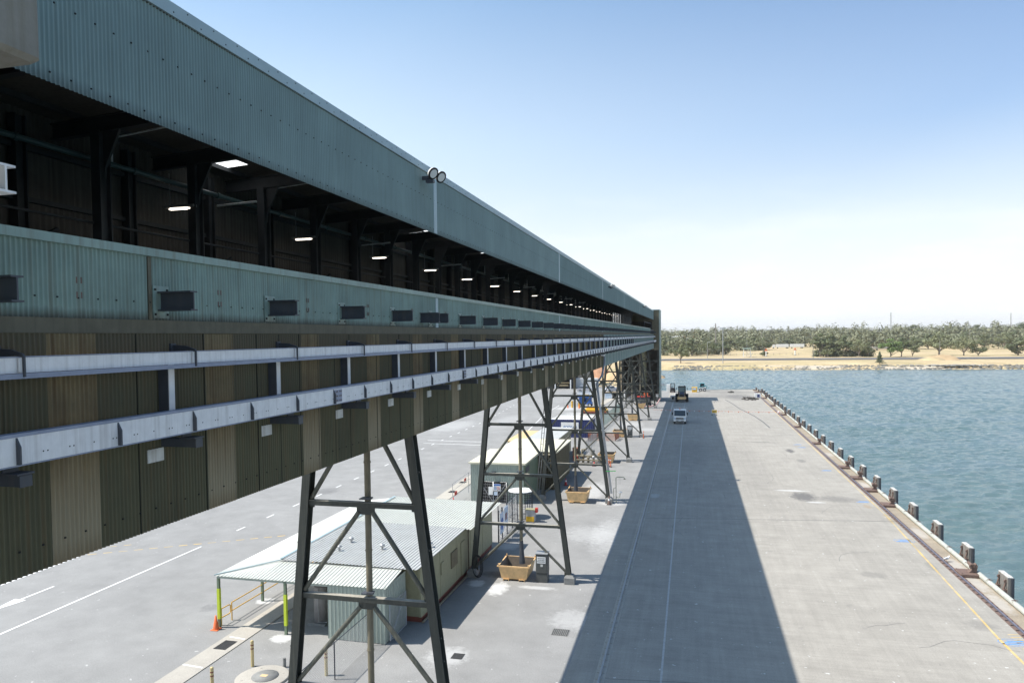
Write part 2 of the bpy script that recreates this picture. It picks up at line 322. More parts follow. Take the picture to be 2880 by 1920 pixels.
M['bark'] = P('bark', (.2, .165, .13), .9, var=.3, scale=6, rnd=.2)
M['brick'] = P('red_tile', (.42, .2, .13), .7, var=.1)
# ------------------------------------------------------------------ setting: ground, water, far shore
def ground(name, col, spots=(), var=.12, scale=.35, fine=30, fineamt=.12, brush=0, bump=.15, rough=.85, col2=None, c2scale=.05, speck=0):
    m, t, b = newmat(name); n = t.nodes; l = t.links
    g = n.new('ShaderNodeNewGeometry'); pos = g.outputs['Position']
    def nz(sc, det=6, rough=.6, mp=None):
        v = pos
        if mp: q = n.new('ShaderNodeMapping'); q.inputs['Scale'].default_value = mp; l.new(pos, q.inputs[0]); v = q.outputs[0]
        o = n.new('ShaderNodeTexNoise'); o.inputs['Scale'].default_value = sc; o.inputs['Detail'].default_value = det; o.inputs['Roughness'].default_value = rough; l.new(v, o.inputs['Vector']); return o.outputs['Fac']
    def rng(v, a, b_, c, d):
        q = n.new('ShaderNodeMapRange'); q.inputs[1].default_value = a; q.inputs[2].default_value = b_; q.inputs[3].default_value = c; q.inputs[4].default_value = d; l.new(v, q.inputs[0]); return q.outputs[0]
    def mm(op, a, b_=0.):
        q = n.new('ShaderNodeMath'); q.operation = op
        for i, v in enumerate((a, b_)):
            if isinstance(v, (int, float)): q.inputs[i].default_value = v
            else: l.new(v, q.inputs[i])
        return q.outputs[0]
    f = mm('MULTIPLY', rng(nz(scale, 7, .65), .3, .7, 1-var, 1+var), rng(nz(fine, 3, .7), .3, .7, 1-fineamt, 1+fineamt))
    f = mm('MULTIPLY', f, rng(nz(.06, 4, .6), .35, .65, .93, 1.06))
    if brush:
        f = mm('MULTIPLY', f, rng(nz(2.2, 5, .7, (.12, 1.6, 1)), .3, .7, 1-brush, 1+brush))
        f = mm('MULTIPLY', f, rng(nz(1.6, 5, .7, (2.2, .07, 1)), .3, .7, 1-brush, 1+brush))
    sc = n.new('ShaderNodeVectorMath'); sc.operation = 'SCALE'; l.new(f, sc.inputs['Scale'])
    if col2:
        mx = n.new('ShaderNodeMix'); mx.data_type = 'RGBA'; mx.inputs[6].default_value = (*col, 1); mx.inputs[7].default_value = (*col2, 1)
        l.new(rng(nz(c2scale, 6, .65), .42, .62, 0, 1), mx.inputs[0]); l.new(mx.outputs[2], sc.inputs[0])
    else: sc.inputs[0].default_value = col
    out = sc.outputs[0]
    if speck:                                                  # droppings, chips and oil spots
        for sc_, th, c, a_ in ((3.3, .70, (.7, .7, .68), .8), (5.1, .72, (.1, .1, .1), .6), (1.3, .69, (.17, .165, .16), .3)):
            mx = n.new('ShaderNodeMix'); mx.data_type = 'RGBA'; l.new(rng(nz(sc_, 2.5, .5), th, th+.035, 0, a_*speck), mx.inputs[0]); l.new(out, mx.inputs[6]); mx.inputs[7].default_value = (*c, 1); out = mx.outputs[2]
    if spots:
        sxyz = n.new('ShaderNodeSeparateXYZ'); l.new(pos, sxyz.inputs[0])
        nn = nz(2.6, 9, .78)
        for x, y, rx, ry, amt, c in spots:
            dx = mm('MULTIPLY', mm('SUBTRACT', sxyz.outputs[0], x), 1/rx); dy = mm('MULTIPLY', mm('SUBTRACT', sxyz.outputs[1], y), 1/ry)
            d = mm('ADD', mm('MULTIPLY', dx, dx), mm('MULTIPLY', dy, dy))
            k = rng(mm('ADD', d, mm('MULTIPLY', mm('SUBTRACT', nn, .5), 4.2)), .25, 1.25, amt, 0)
            mx = n.new('ShaderNodeMix'); mx.data_type = 'RGBA'; l.new(k, mx.inputs[0]); l.new(out, mx.inputs[6]); mx.inputs[7].default_value = (*c, 1); out = mx.outputs[2]
    l.new(out, b.inputs['Base Color']); b.inputs['Roughness'].default_value = rough; b.inputs['Specular IOR Level'].default_value = .25
    if bump:
        bp = n.new('ShaderNodeBump'); bp.inputs['Strength'].default_value = bump; bp.inputs['Distance'].default_value = .02; l.new(nz(fine, 4, .7), bp.inputs['Height']); l.new(bp.outputs[0], b.inputs['Normal'])
    return m
WD = (.6, .6, .59); DK = (.07, .07, .075)
yard_spots = [(-10.9, 39.6, .6, 1.1, .85, WD), (-12.4, 40.2, .5, .6, .8, WD), (-8.7, 40.2, 1.2, .3, .5, WD), (-9, 66.5, 1.1, 4.5, .45, WD), (-7.2, 52, 2.2, 2.4, .25, WD), (-12.4, 47.8, .8, .9, .45, WD),
    (-19.4, 30.7, .6, .5, .8, WD), (-23.1, 35, .5, .5, .8, WD), (-19.5, 58.5, .9, 1.8, .8, WD), (-10.9, 30.6, 1.0, 1.1, .4, WD), (-6.8, 62, 1.2, .9, .45, WD), (-20.2, 133, 3, 3, .4, WD), (-6, 52, 1.2, 5, .22, WD),
    (-6.1, 36, 1.1, 1.4, .3, WD), (-11.5, 42, 1.2, .6, .6, DK), (-34, 62, 1.2, 1.5, .35, DK), (-25.5, 33.5, .5, .6, .3, DK), (-9.6, 118, 2, 4, .3, WD), (-24, 143, 3, 4, .5, WD), (-38, 112, 3, 8, .25, WD), (-31, 120, 2.5, 9, .2, WD), (-7, 112, 2, 2, .3, WD)]
M['asphalt'] = ground('faded_asphalt', (.262, .26, .252), yard_spots, var=.12, scale=.5, fine=18, fineamt=.16, speck=.5)
deck_spots = [(9.6, 67.8, 1.1, 1.9, .7, DK), (12.3, 67.3, 1.9, 1.3, .35, DK), (11.8, 94.1, .5, 1.6, .75, DK), (12.1, 87, .5, 1.2, .4, DK), (9.2, 101, 2.2, .5, .3, DK), (14.3, 48.9, .3, .9, .3, (.12, .13, .12)), (14.2, 64.9, .3, .8, .35, (.3, .2, .1)),
    (4, 176, 8, 8, .3, DK), (9, 188, 7, 5, .35, DK), (11, 173, 3.5, 9, .4, DK), (15.9, 58, .5, 1.2, .35, (.2, .2, .2)), (8.9, 70.2, 1.5, .35, .6, WD), (10.3, 65.7, .8, .3, .6, WD), (-3.3, 65.7, .45, 1.0, .5, (.45, .47, .48)), (13.8, 39.5, .8, .7, .25, DK), (10.5, 46.5, .8, .6, .25, DK), (13.3, 31, .7, .8, .3, DK),(2,63,3,.8,.12,DK),(0,90,2,14,.12,DK),(6,80,2,20,.1,DK)]
M['deck'] = ground('deck_concrete', (.318, .3, .266), deck_spots, var=.11, scale=.6, fine=14, fineamt=.1, brush=.075, speck=.8)
M['apron'] = ground('apron_concrete', (.3, .255, .195), [(15.9, y,   .45, 1.6, .3, WD) for y in (43, 46, 49.5, 57, 74, 92)], var=.18, scale=1.1, fine=9, fineamt=.14)
M['path'] = ground('path_concrete', (.4, .375, .33), var=.1, scale=.9, fine=20)
M['grass'] = ground('dry_grass', (.47, .365, .215), var=.16, scale=.06, fine=1.2, fineamt=.2, col2=(.38, .31, .165), c2scale=.022, bump=0)
M['dirt'] = ground('brown_dirt', (.43, .31, .18), var=.2, scale=.2, fine=1.5, bump=0)
M['sand'] = ground('pale_sand', (.47, .41, .32), var=.15, scale=.2, fine=2, bump=0)
M['roadfar'] = ground('far_road_asphalt', (.15, .15, .16), var=.08, scale=.2, fine=3, bump=0)
M['rock'] = ground('revetment_rock', (.2, .19, .165), var=.35, scale=.8, fine=5, fineamt=.3, bump=0)
M['line'] = ground('worn_white_line', (.75, .75, .74), var=.12, scale=2, fine=30, fineamt=.15, bump=0)
M['yline'] = ground('worn_yellow_line', (.6, .42, .15), var=.25, scale=1.2, fine=20, fineamt=.2, bump=0, col2=(.42, .36, .25), c2scale=.5)
M['bline'] = P('blue_marking_paint', (.1, .3, .65), .7, var=.3, scale=7)
M['hill'] = ground('far_hill', (.08, .09, .06), var=.3, scale=.002, fine=.02, bump=0, col2=(.25, .21, .14), c2scale=.0012)

# water
m, t, b = newmat('sea_water'); n = t.nodes; l = t.links
g = n.new('ShaderNodeNewGeometry')
def wn(sc, mp, det=4, ro=.6):
    q = n.new('ShaderNodeMapping'); q.inputs['Scale'].default_value = mp; q.inputs['Rotation'].default_value = (0, 0, .35); l.new(g.outputs['Position'], q.inputs[0])
    o = n.new('ShaderNodeTexNoise'); o.inputs['Scale'].default_value = sc; o.inputs['Detail'].default_value = det; o.inputs['Roughness'].default_value = ro; o.inputs['Distortion'].default_value = .5; l.new(q.outputs[0], o.inputs['Vector']); return o.outputs['Fac']
a1 = wn(.42, (.55, 1.25, 1), 8, .7); a2 = wn(.06, (1, 1.6, 1), 3)
ad = n.new('ShaderNodeMath'); ad.operation = 'MULTIPLY_ADD'; l.new(a2, ad.inputs[0]); ad.inputs[1].default_value = .8; l.new(a1, ad.inputs[2])
bp = n.new('ShaderNodeBump'); bp.inputs['Strength'].default_value = 1; bp.inputs['Distance'].default_value = .3; l.new(ad.outputs[0], bp.inputs['Height']); l.new(bp.outputs[0], b.inputs['Normal'])
w3 = n.new('ShaderNodeMapRange'); w3.inputs[1].default_value = .35; w3.inputs[2].default_value = .7; l.new(a2, w3.inputs[0])
mx = n.new('ShaderNodeMix'); mx.data_type = 'RGBA'; l.new(w3.outputs[0], mx.inputs[0]); mx.inputs[6].default_value = (.095, .15, .148, 1); mx.inputs[7].default_value = (.12, .175, .19, 1)
fo = n.new('ShaderNodeMapRange'); fo.inputs[1].default_value = .735; fo.inputs[2].default_value = .78; fo.inputs[4].default_value = .75; l.new(wn(.5, (.7, 1.2, 1), 6, .7), fo.inputs[0])
mx2 = n.new('ShaderNodeMix'); mx2.data_type = 'RGBA'; l.new(fo.outputs[0], mx2.inputs[0]); l.new(mx.outputs[2], mx2.inputs[6]); mx2.inputs[7].default_value = (.7, .72, .7, 1)
l.new(mx2.outputs[2], b.inputs['Base Color']); b.inputs['Roughness'].default_value = .12; b.inputs['IOR'].default_value = 1.33
M['water'] = m
import numpy as np
# wind chop as real waves where the camera looks, flat sheet beyond
gx = [-21., -20.]
while gx[-1] < 250: gx.append(gx[-1]+(.5 if gx[-1] < 16 else .26+max(0, gx[-1]-45)*.012))
gy = [22.]
while gy[-1] < 362: gy.append(gy[-1]+max(.24, gy[-1]*.003))
gx, gy = np.array(gx), np.array(gy); X, Y = np.meshgrid(gx, gy); Z = np.zeros_like(X); rg = np.random.default_rng(4)
for i in range(46):
    lam = rg.uniform(.6, 1.1) if i < 24 else rg.uniform(1.0, 3.4); a = -1.15+rg.normal(0, .55); k = 2*np.pi/lam; ph = rg.uniform(0, 6.28)
    amp = lam*.0082*np.clip(lam/(2.4*np.maximum(.26, Y*.003)), 0, 1)
    Z += amp*np.sin(k*(X*np.cos(a)+Y*np.sin(a))+ph+.9*np.sin(X*.11+i)+.9*np.sin(Y*.083+2*i))
edge = np.clip((X-16.2)/.01, 0, 1)*np.clip((250-X)/12, 0, 1)
V = np.stack([X, Y, -2.5+Z*np.clip((262-X)/30, 0, 1)], -1).reshape(-1, 3); ny, nx = X.shape
ii = (np.arange(ny-1)[:, None]*nx+np.arange(nx-1)[None]).reshape(-1); Fq = np.stack([ii, ii+1, ii+nx+1, ii+nx], -1)
xl, yl, xr = float(gx[0]), float(gy[0]), float(gx[-1]); b0 = len(V)
EX = np.array([(xr, yl, -2.5), (1600, yl, -2.5), (1600, 362, -2.5), (xr, float(gy[-1]), -2.5), (-40, -400, -2.5), (1600, -400, -2.5), (1600, yl, -2.5), (-40, yl, -2.5), (-40, yl, -2.5), (xl, yl, -2.5), (xl, 362, -2.5), (-40, 362, -2.5)])
V = np.concatenate([V, EX]); Fq = np.concatenate([Fq, b0+np.arange(12).reshape(3, 4)])
me = bpy.data.meshes.new('water'); me.vertices.add(len(V)); me.vertices.foreach_set('co', V.astype(np.float32).ravel()); me.loops.add(Fq.size); me.loops.foreach_set('vertex_index', Fq.astype(np.int32).ravel())
me.polygons.add(len(Fq)); me.polygons.foreach_set('loop_start', np.arange(0, Fq.size, 4, dtype=np.int32)); me.polygons.foreach_set('loop_total', np.full(len(Fq), 4, np.int32)); me.polygons.foreach_set('use_smooth', np.ones(len(Fq), bool)); me.update(calc_edges=True)
me.materials.append(M['water']); wo = bpy.data.objects.new('water', me); COL.objects.link(wo); wo['kind'] = 'structure'

WY = lambda x: 193.1+.27*x            # skewed seaward end of the wharf
# wharf deck block, yard block, apron strip
mb = MB(); P2 = [(-5.3, -60), (15.3, -60), (15.3, WY(15.3)), (-5.3, WY(-5.3))]
mb.prism(P2, -1.3, 0, 'z'); mb.struct('wharf_deck', M['deck'])
MB().prism([(15.3, -60), (16.75, -60), (16.75, WY(16.75)), (15.3, WY(15.3))], -1.3, .004, 'z').struct('wharf_apron', M['apron'])
MB().prism([(-5.3, -60), (-5.3, WY(-5.3)), (-8.5, WY(-8.5)), (-8.5, 205), (-300, 205), (-300, -60)], -3, 0, 'z').struct('yard_pavement', M['asphalt'])
mb = MB()                                                     # piles and dark underside of the wharf
for y in range(-20, 190, 6): mb.tube([(15.9, y, -3.4), (15.9, y, -1.3)], .3, 10)
mb.struct('wharf_pile_row', M['concgrey'])
MB().prism([(-5.3, 20), (-5.3, 190), (-8, 190), (-8, 20)], -.5, .004, 'z').struct('asphalt_strip', M['asphalt']) if 0 else None
MB().prism([(-22.25, 0), (-21.0, 0), (-21.0, 48), (-21.4, 70), (-17.2, 168), (-18.6, 168), (-22.8, 70), (-22.2, 48)], -.1, .035, 'z').struct('footpath', M['path'])
# far land: grass sheet with a bank, sand, road, low hills
mb = MB(); xs = [-6000, -1500, -400, -150, -60, -8]+[20*i for i in range(0, 30)]+[800, 1500, 6000]
rr = random.Random(3)
rows = []
for y0, z0, jit in ((355, -2.7, 1.2), (360, -1.3, 1.2), (366, -.1, 1.5), (374, .15, 0), (430, .0, 0), (520, .0, 0), (640, 1, 0), (900, 3, 0), (1500, 7, 0), (4000, 14, 0), (9000, 26, 0), (16000, 40, 0)):
    rows.append([(x, y0+.028*min(max(x, -200), 300)+rr.uniform(-jit, jit), z0+rr.uniform(-.12, .12)*(jit > 0)) for x in xs])
k = len(xs); mb.add([p for r_ in rows for p in r_], [(i*k+j, i*k+j+1, (i+1)*k+j+1, (i+1)*k+j) for i in range(len(rows)-1) for j in range(k-1)])
mb.add([(-6000, 204, -.15), (-12, 204, -.15), (-17, 240, -.1), (-19, 300, -.1), (-20, 346, -.1), (-20, 368, .02), (-6000, 368, .02)], [tuple(range(7))])
mb.add([(-12, 204, -.15), (-10, 204, -2.8), (-15.5, 240, -2.8), (-18, 346, -2.8), (-20, 346, -.1), (-19, 300, -.1), (-17, 240, -.1)], [tuple(range(7))])
mb.struct('grass_field', M['grass'])
mb = MB(); mb.quad((-400, 402, .22), (900, 438, .22), (900, 448, .22), (-400, 412, .22)); mb.quad((-400, 418, .2), (900, 454, .2), (900, 466, .2), (-400, 430, .2)); mb.struct('far_road', M['roadfar'])
MB().quad((-60, 470, .06), (60, 480, .06), (60, 484, .06), (-60, 474, .06)).struct('gravel_track', M['sand'])
MB().quad((-90, 396, .2), (-45, 396, .2), (-40, 404, .2), (-95, 403, .2)).struct('gravel_verge', M['sand'])
MB().add([(24, 357, -2.35), (45, 357.6, -2.4), (66, 358.5, -2.35), (70, 363, -.9), (45, 363.5, -.6), (22, 362, -.9)], [(0, 1, 4, 5), (1, 2, 3, 4)]).struct('sand_bank', M['sand'])
MB().add([(84, 358.6, -2.4), (102, 359, -2.42), (120, 359.8, -2.4), (116, 363.5, -1.3), (102, 363.5, -1.1), (86, 362.5, -1.3)], [(0, 1, 4, 5), (1, 2, 3, 4)]).struct('beach', M['sand'])
mb = MB()
for i in range(81):
    x = -9000+i*260
    h = 70+38*noise.noise((i*.09, 3, 1))+16*noise.noise((i*.35, 9, 1))
    mb.v += [(x, 9500-.2*abs(x), 10), (x, 10400-.2*abs(x), h), (x, 13000, h*.6)]
for i in range(80):
    for q in (0, 1): mb.f.append([i*3+q, i*3+3+q, i*3+4+q, i*3+1+q]); mb.m.append(0); mb.sm.append(True)
mb.struct('hills', M['hill'])
# rocks of the revetment: nobody could count them
mb = MB(); rr = random.Random(11)
def rock(mb, c, r):
    vs = []; ph = rr.random()*6
    for i, (a, z) in enumerate(((1, -.5), (1, .1), (.55, .6))):
        for j in range(6):
            q = j*math.pi/3+ph; k_ = r*a*rr.uniform(.75, 1.2); vs.append((c[0]+k_*math.cos(q)*1.25, c[1]+k_*math.sin(q), c[2]+z*r*rr.uniform(.8, 1.15)))
    mb.add(vs, [(i*6+j, i*6+(j+1) % 6, i*6+6+(j+1) % 6, i*6+6+j) for i in range(2) for j in range(6)]+[tuple(range(12, 18))])
for i in range(2600):
    x = rr.uniform(-9, 330); q = rr.random(); y = 356.2+.028*x+q*6
    if 26 < x < 62 and q > .35 and rr.random() < .8: continue
    if 86 < x < 116 and q > .3 and q < .6: continue
    rock(mb, (x, y, -2.45+q*1.7), rr.uniform(.22, .62))
mb.struct('shore_rocks', M['rock'], 'stuff')
mb = MB()
for i in range(110): x = rr.gauss(112, 8); mb.cbox((x, 362.5+rr.uniform(-2, 3), -1.0+rr.random()*.5), (rr.uniform(.5, 2.2), rr.uniform(.5, 1.5), rr.uniform(.15, .45)), 0, .05)
for i, v in enumerate(mb.v): mb.v[i] = (v[0], v[1], v[2]+.12*noise.noise((v[0]*2.1, v[1]*2.1, v[2])))
mb.struct('broken_slabs', M['path'], 'stuff')
mb = MB()
for i in range(420): x = rr.uniform(-45, -9.5); y = rr.uniform(206, 260); rock(mb, (x if rr.random() < .5 else -15+rr.uniform(-5, 4), y, -.1), rr.uniform(.25, .6))
mb.struct('rubble', M['rock'], 'stuff')
# painted markings
mb = MB()
def ln(x0, y0, x1, y1, w, mat=0, z=.006):
    d = Vector((x1-x0, y1-y0, 0)).normalized(); s_ = Vector((-d.y, d.x, 0))*w/2
    mb.quad((x0-s_.x, y0-s_.y, z), (x0+s_.x, y0+s_.y, z), (x1+s_.x, y1+s_.y, z), (x1-s_.x, y1-s_.y, z), mat)
ln(-33.5, 10, -33.7, 43.5, .13); ln(-40.3, 20, -40.4, 39.8, .13); ln(-40.5, 42.4, -40.5, 44, .13)
for y in range(48, 150, 4):
    x = -33.8-max(0, y-60)*.018-(max(0, y-120)*.05); ln(x, y-.3, x-.02, y+.8, .13); 
    if y < 90: ln(-40.5, y+.2, -40.5, y+1.2, .12)
ln(-36.5, 95.9, -28.4, 95.4, .18); ln(-36, 93.0, -27.5, 92.5, .18); ln(-24.6, 108, -26.7, 131.9, .12); ln(-26.7, 131.9, -27.1, 149, .12)
ln(-37, 32.3, -37, 34.5, .14); mb.add([(-37.4, 32.3, .006), (-37, 30.4, .006), (-36.6, 32.3, .006)], [(0, 1, 2)])
mb.struct('white_road_marking', M['line'])
mb = MB()
for i in range(14): ln(-40.2+.8*i, 40.2+.517*i, -40.2+.8*i+.46, 40.2+.517*i+.3, .13)
for i in range(3): ln(-41+.8*i, 41.6+.5*i, -40.6+.8*i, 41.86+.5*i, .07)
mb.struct('yellow_road_marking', M['yline'])
mb = MB(); ln(-22, 30.3, -21.1, 30.2, .1, z=.04); ln(-22.2, 27.2, -21.1, 27.1, .1, z=.04); mb.struct('path_marking', M['line'])
mb = MB(); ln(14.0, 20, 14.0, 38, .12); ln(14.0, 38, 14.9, 62, .11); ln(14.9, 62, 15.0, 160, .09)
for y0, xo in ((52.5, 14.9), (36, 14.95), (59.5, 15.0)):
    for i in range(9): ln(xo-.35, y0+i*.32, xo+.15, y0+i*.32+.1, .05)
mb.struct('yellow_wharf_marking', M['yline'])
mb = MB(); ln(-1.3, 20, -1.42, 190, .09); mb.struct('white_wharf_marking', P('faint_white_line', (.43, .43, .42), .8, var=.25, scale=6))
mb = MB()
for x, y in ((14.5, 37.4), (14.3, 54.4), (14.2, 66.4), (13.8, 81), (13.6, 97), (13.4, 99.4)):
    for i in range(3): ln(x-.55+.15*i, y+.18*i, x+.45, y+.18*i+.03*i, .09)
    for i in range(10):
        a, c = i*.63, (i+1)*.63
        if x > 14.2: ln(x+.75*math.cos(a)*.9, y+.2+.42*math.sin(a), x+.75*math.cos(c)*.9, y+.2+.42*math.sin(c), .025)
mb.struct('blue_wharf_marking', M['bline'])
# joints, tyre marks
mb = MB(); ln(-3.6, 57.55, 15.3, 60.15, .06); ln(-3.6, 106.6, 15, 109, .07); ln(-3.6, 96, 15, 98.3, .05); ln(-3.6, 30, 15, 32.2, .03)
cr = [(7.2, 166), (8.08, 158.2), (9.1, 145.7), (10.0, 139), (10.7, 133.5), (11.4, 124.5), (11.7, 116.7)]
for p, q in zip(cr, cr[1:]): ln(*p, *q, .22)
for k_ in range(4):
    for i in range(7): a = .25*i; ln(4.2+k_*.45+.5*math.cos(a), 158+4*math.sin(a)+k_, 4.2+k_*.45+.5*math.cos(a+.25), 158+4*math.sin(a+.25)+k_, .09)
for i in range(22):
    a = -.6+.13*i; ln(2+3*math.cos(a), 163+9*math.sin(a), 2+3*math.cos(a+.13), 163+9*math.sin(a+.13), .08)
for i in range(16): ln(5.2+.3*i, 101.3-.25*math.sin(i*.2)*3, 5.5+.3*i, 101.3-.25*math.sin((i+1)*.2)*3, .07)
rj = random.Random(8)
for k_ in range(16):                                          # hairline cracks
    x, y = rj.uniform(-2.5, 14), rj.uniform(26, 130); a = rj.uniform(-.5, .5)+(1.57 if rj.random() < .5 else 0)
    for i in range(rj.randint(4, 9)): x2, y2 = x+.5*math.cos(a), y+.8*math.sin(a); ln(x, y, x2, y2, .018); x, y = x2, y2; a += rj.uniform(-.5, .5)
mb.struct('deck_joint', P('tar_and_tyre_black', (.11, .11, .115), .9, var=.3, scale=2))
mb = MB(); ln(-1.5, 166, 2.5, 166.4, 1.2, z=.008); mb.struct('wet_patch', M['white']) if 0 else None
# ------------------------------------------------------------------ conveyor gallery
XF = -8.0; XB = -13.3; Y0 = -14; Y1 = 160.0; BAY = 2.967
G = thing('conveyor_gallery', 'long elevated conveyor gallery clad in blue-green and olive corrugated sheet', 'conveyor gallery', (-10.6, 73, 0))
fx = lambda x: (lambda u, v, h: (x+h, u, v))
def cl(name, x, y0, y1, z0, z1, mt, near=45, amp=.016, **k):
    mb = MB()
    if y0 < near: mb.corr(fx(x), y0, min(near, y1), z0, z1, per=10, amp=amp, wob=.006, vseg=4, **k)
    if y1 > near: mb.corr(fx(x), max(near, y0), y1, z0, z1, per=4, amp=amp, **k)
    return mb.build(name, mt, G)
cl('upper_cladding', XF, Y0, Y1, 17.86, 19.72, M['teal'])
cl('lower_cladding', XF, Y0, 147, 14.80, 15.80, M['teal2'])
cl('skirt_cladding', XF, Y0, 67.6, 11.63, 14.66, M['olive'])
cl('skirt_cladding', XF, 67.6, Y1, 11.63, 14.66, M['tealnew'])
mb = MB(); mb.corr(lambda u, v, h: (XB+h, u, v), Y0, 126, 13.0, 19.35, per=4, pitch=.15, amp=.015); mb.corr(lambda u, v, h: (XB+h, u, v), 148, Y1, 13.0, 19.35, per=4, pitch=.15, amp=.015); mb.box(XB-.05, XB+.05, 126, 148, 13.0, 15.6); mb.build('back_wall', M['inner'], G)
# roof: corrugated sheet with skylight openings
SK = [(-12.85, -11.95, 17.0, 17.85), (-11.7, -11.35, 16.75, 17.4), (-12.9, -12.0, 31.2, 31.9), (-11.9, -11.3, 31.0, 31.6), (-12.8, -12.0, 40.4, 41.0), (-11.9, -11.6, 40.2, 40.7), (-12.8, -12, 58, 59), (-12.8, -12, 75, 76)]
zr = lambda x: 19.30+(x-XB)*.065
mb = MB(); ys = sorted({Y0, Y1, *[s_[2] for s_ in SK], *[s_[3] for s_ in SK]}); xs = sorted({XB-.1, XF+.02, *[s_[0] for s_ in SK], *[s_[1] for s_ in SK]})
for ya, yb in zip(ys, ys[1:]):
    for xa, xb in zip(xs, xs[1:]):
        if any(s_[0] <= xa and xb <= s_[1] and s_[2] <= ya and yb <= s_[3] for s_ in SK): continue
        mb.add([(xa, ya, zr(xa)), (xb, ya, zr(xb)), (xb, yb, zr(xb)), (xa, yb, zr(xa))], [(0, 1, 2, 3)])
        mb.add([(xa, ya, zr(xa)+.05), (xb, ya, zr(xb)+.05), (xb, yb, zr(xb)+.05), (xa, yb, zr(xa)+.05)], [(0, 1, 2, 3)])
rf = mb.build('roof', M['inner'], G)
m, t, b = newmat('translucent_skylight'); n = t.nodes
tr = n.new('ShaderNodeBsdfTranslucent'); tr.inputs[0].default_value = (.9, .9, .88, 1); t.links.new(tr.outputs[0], n['Material Output'].inputs[0]); M['skyl'] = m
for s_ in SK:
    mb = MB(); mb.corr(lambda u, v, h: (u, v, zr(u)+.02+h*.5), s_[0], s_[1], s_[2], s_[3], per=6, pitch=.076); mb.build('skylight', M['skyl'], rf)
mb = MB(); mb.box(-8.35, XF+.045, Y0, Y1, 19.66, 19.87)
mb.build('roof_flashing', M['flash'], G)
mb = MB()                                                     # screw heads of the flashing and sheets
for i in range(190):
    y = 5+i*.33; mb.cbox((XF+.047, y, 19.82-.1*(i % 2)), (.012, .018, .018))
    if y < 60:
        mb.cbox((XF+.017, y, 17.98), (.014, .02, .02)); mb.cbox((XF+.017, y+.1, 18.9), (.014, .02, .02)); mb.cbox((XF+.017, y, 15.1), (.014, .02, .02))
    if y < 45: mb.cbox((XF+.017, y*1.0, 11.95), (.014, .022, .022))
mb.build('screw_head', M['dark'], G)
mb = MB(); mb.box(-8.22, XF+.05, Y0, 147, 15.80, 15.92); mb.build('sill_cap', M['teal2'], G)
mb = MB(); mb.box(-8.05, XF+.022, Y0, Y1, 14.63, 14.83); mb.build('drip_flashing', M['brownflash'], G)
for y in (22.0, 44.4, 67, 89, 115.4, 147.9): MB().box(XF-.01, XF+.024, y-.14, y+.14, 17.87, 19.655).build('cover_strip', M['flash'], G)
for y in (22.0, 44.3, 66.6, 89, 115.4): MB().box(XF-.01, XF+.022, y-.11, y+.11, 14.84, 15.795).build('cover_strip', M['flash'], G)
MB().box(XF, XF+.02, 9.26, 9.33, 14.84, 15.79).build('cover_strip', M['brownflash'], G)
PY = [4.5, 7.47, 10.55, 13.62, 16.78, 19.88, 23.4, 26.95, 30.1, 33.2, 36.4, 39.6, 42.7, 45.9, 49, 52.4, 55.6, 58.7, 61.8, 64.8]
for i, y in enumerate(PY):
    mb = MB(); mb.corr(fx(XF+.006), y, y+.76, 11.63, 14.62, per=10, amp=.016); mb.build('weathered_panel', M['fibre'], G)
for i in range(30):
    y = 68.6+i*3.02
    MB().box(XF-.01, XF+.016, y, y+.2, 11.63, 14.6).build('pale_joint_strip', M['cream_strip'], G)
mb = MB()
for y in [8.22+.76*k for k in range(1, 75)]: mb.box(XF, XF+.017, y, y+.007, 11.63, 14.62)
mb.build('sheet_lap_seam', M['seam'], G)
# stubs of steel I beams through the lower band, with root plates; lower stubs that carry the beam
SY = [9.51+BAY*k for k in range(-2, 51)]
stub = None
for k, y in enumerate(SY):
    mb = MB(); mb.hsec((XF-.05, y, 15.12), (-7.38, y, 15.12), .16, .30, .022, (0, 1, 0), (0, 0, 1)); mb.build('beam_stub', M['darksteel'], G)
    mb = MB(); mb.box(XF, XF+.03, y-.17, y+.17, 14.86, 15.36)
    for dz in (.06, .44): 
        for dy in (-.13, .13): mb.cbox((XF+.035, y+dy, 14.86+dz), (.02, .03, .03), 1)
    if y < 100: mb.build('root_plate', [M['teal2'], M['dark']], G)
for y in (20.55, 42.6, 65):
    MB().hsec((XF-.05, y, 15.12), (-7.38, y, 15.12), .16, .30, .022, (0, 1, 0), (0, 0, 1)).build('beam_stub', M['darksteel'], G)
for y in SY[:32]: MB().box(XF-.01, XF+.018, y-.36, y-.02, 12.66, 12.86).build('patch_plate', M['patch'], G)
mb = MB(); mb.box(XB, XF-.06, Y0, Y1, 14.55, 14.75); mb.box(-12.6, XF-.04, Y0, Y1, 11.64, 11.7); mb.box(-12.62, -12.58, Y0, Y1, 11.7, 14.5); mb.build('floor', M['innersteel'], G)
mb = MB(); mb.box(XB, XF+.02, Y0-.1, Y0, 11.6, 19.8); mb.build('end_wall', M['inner'], G)
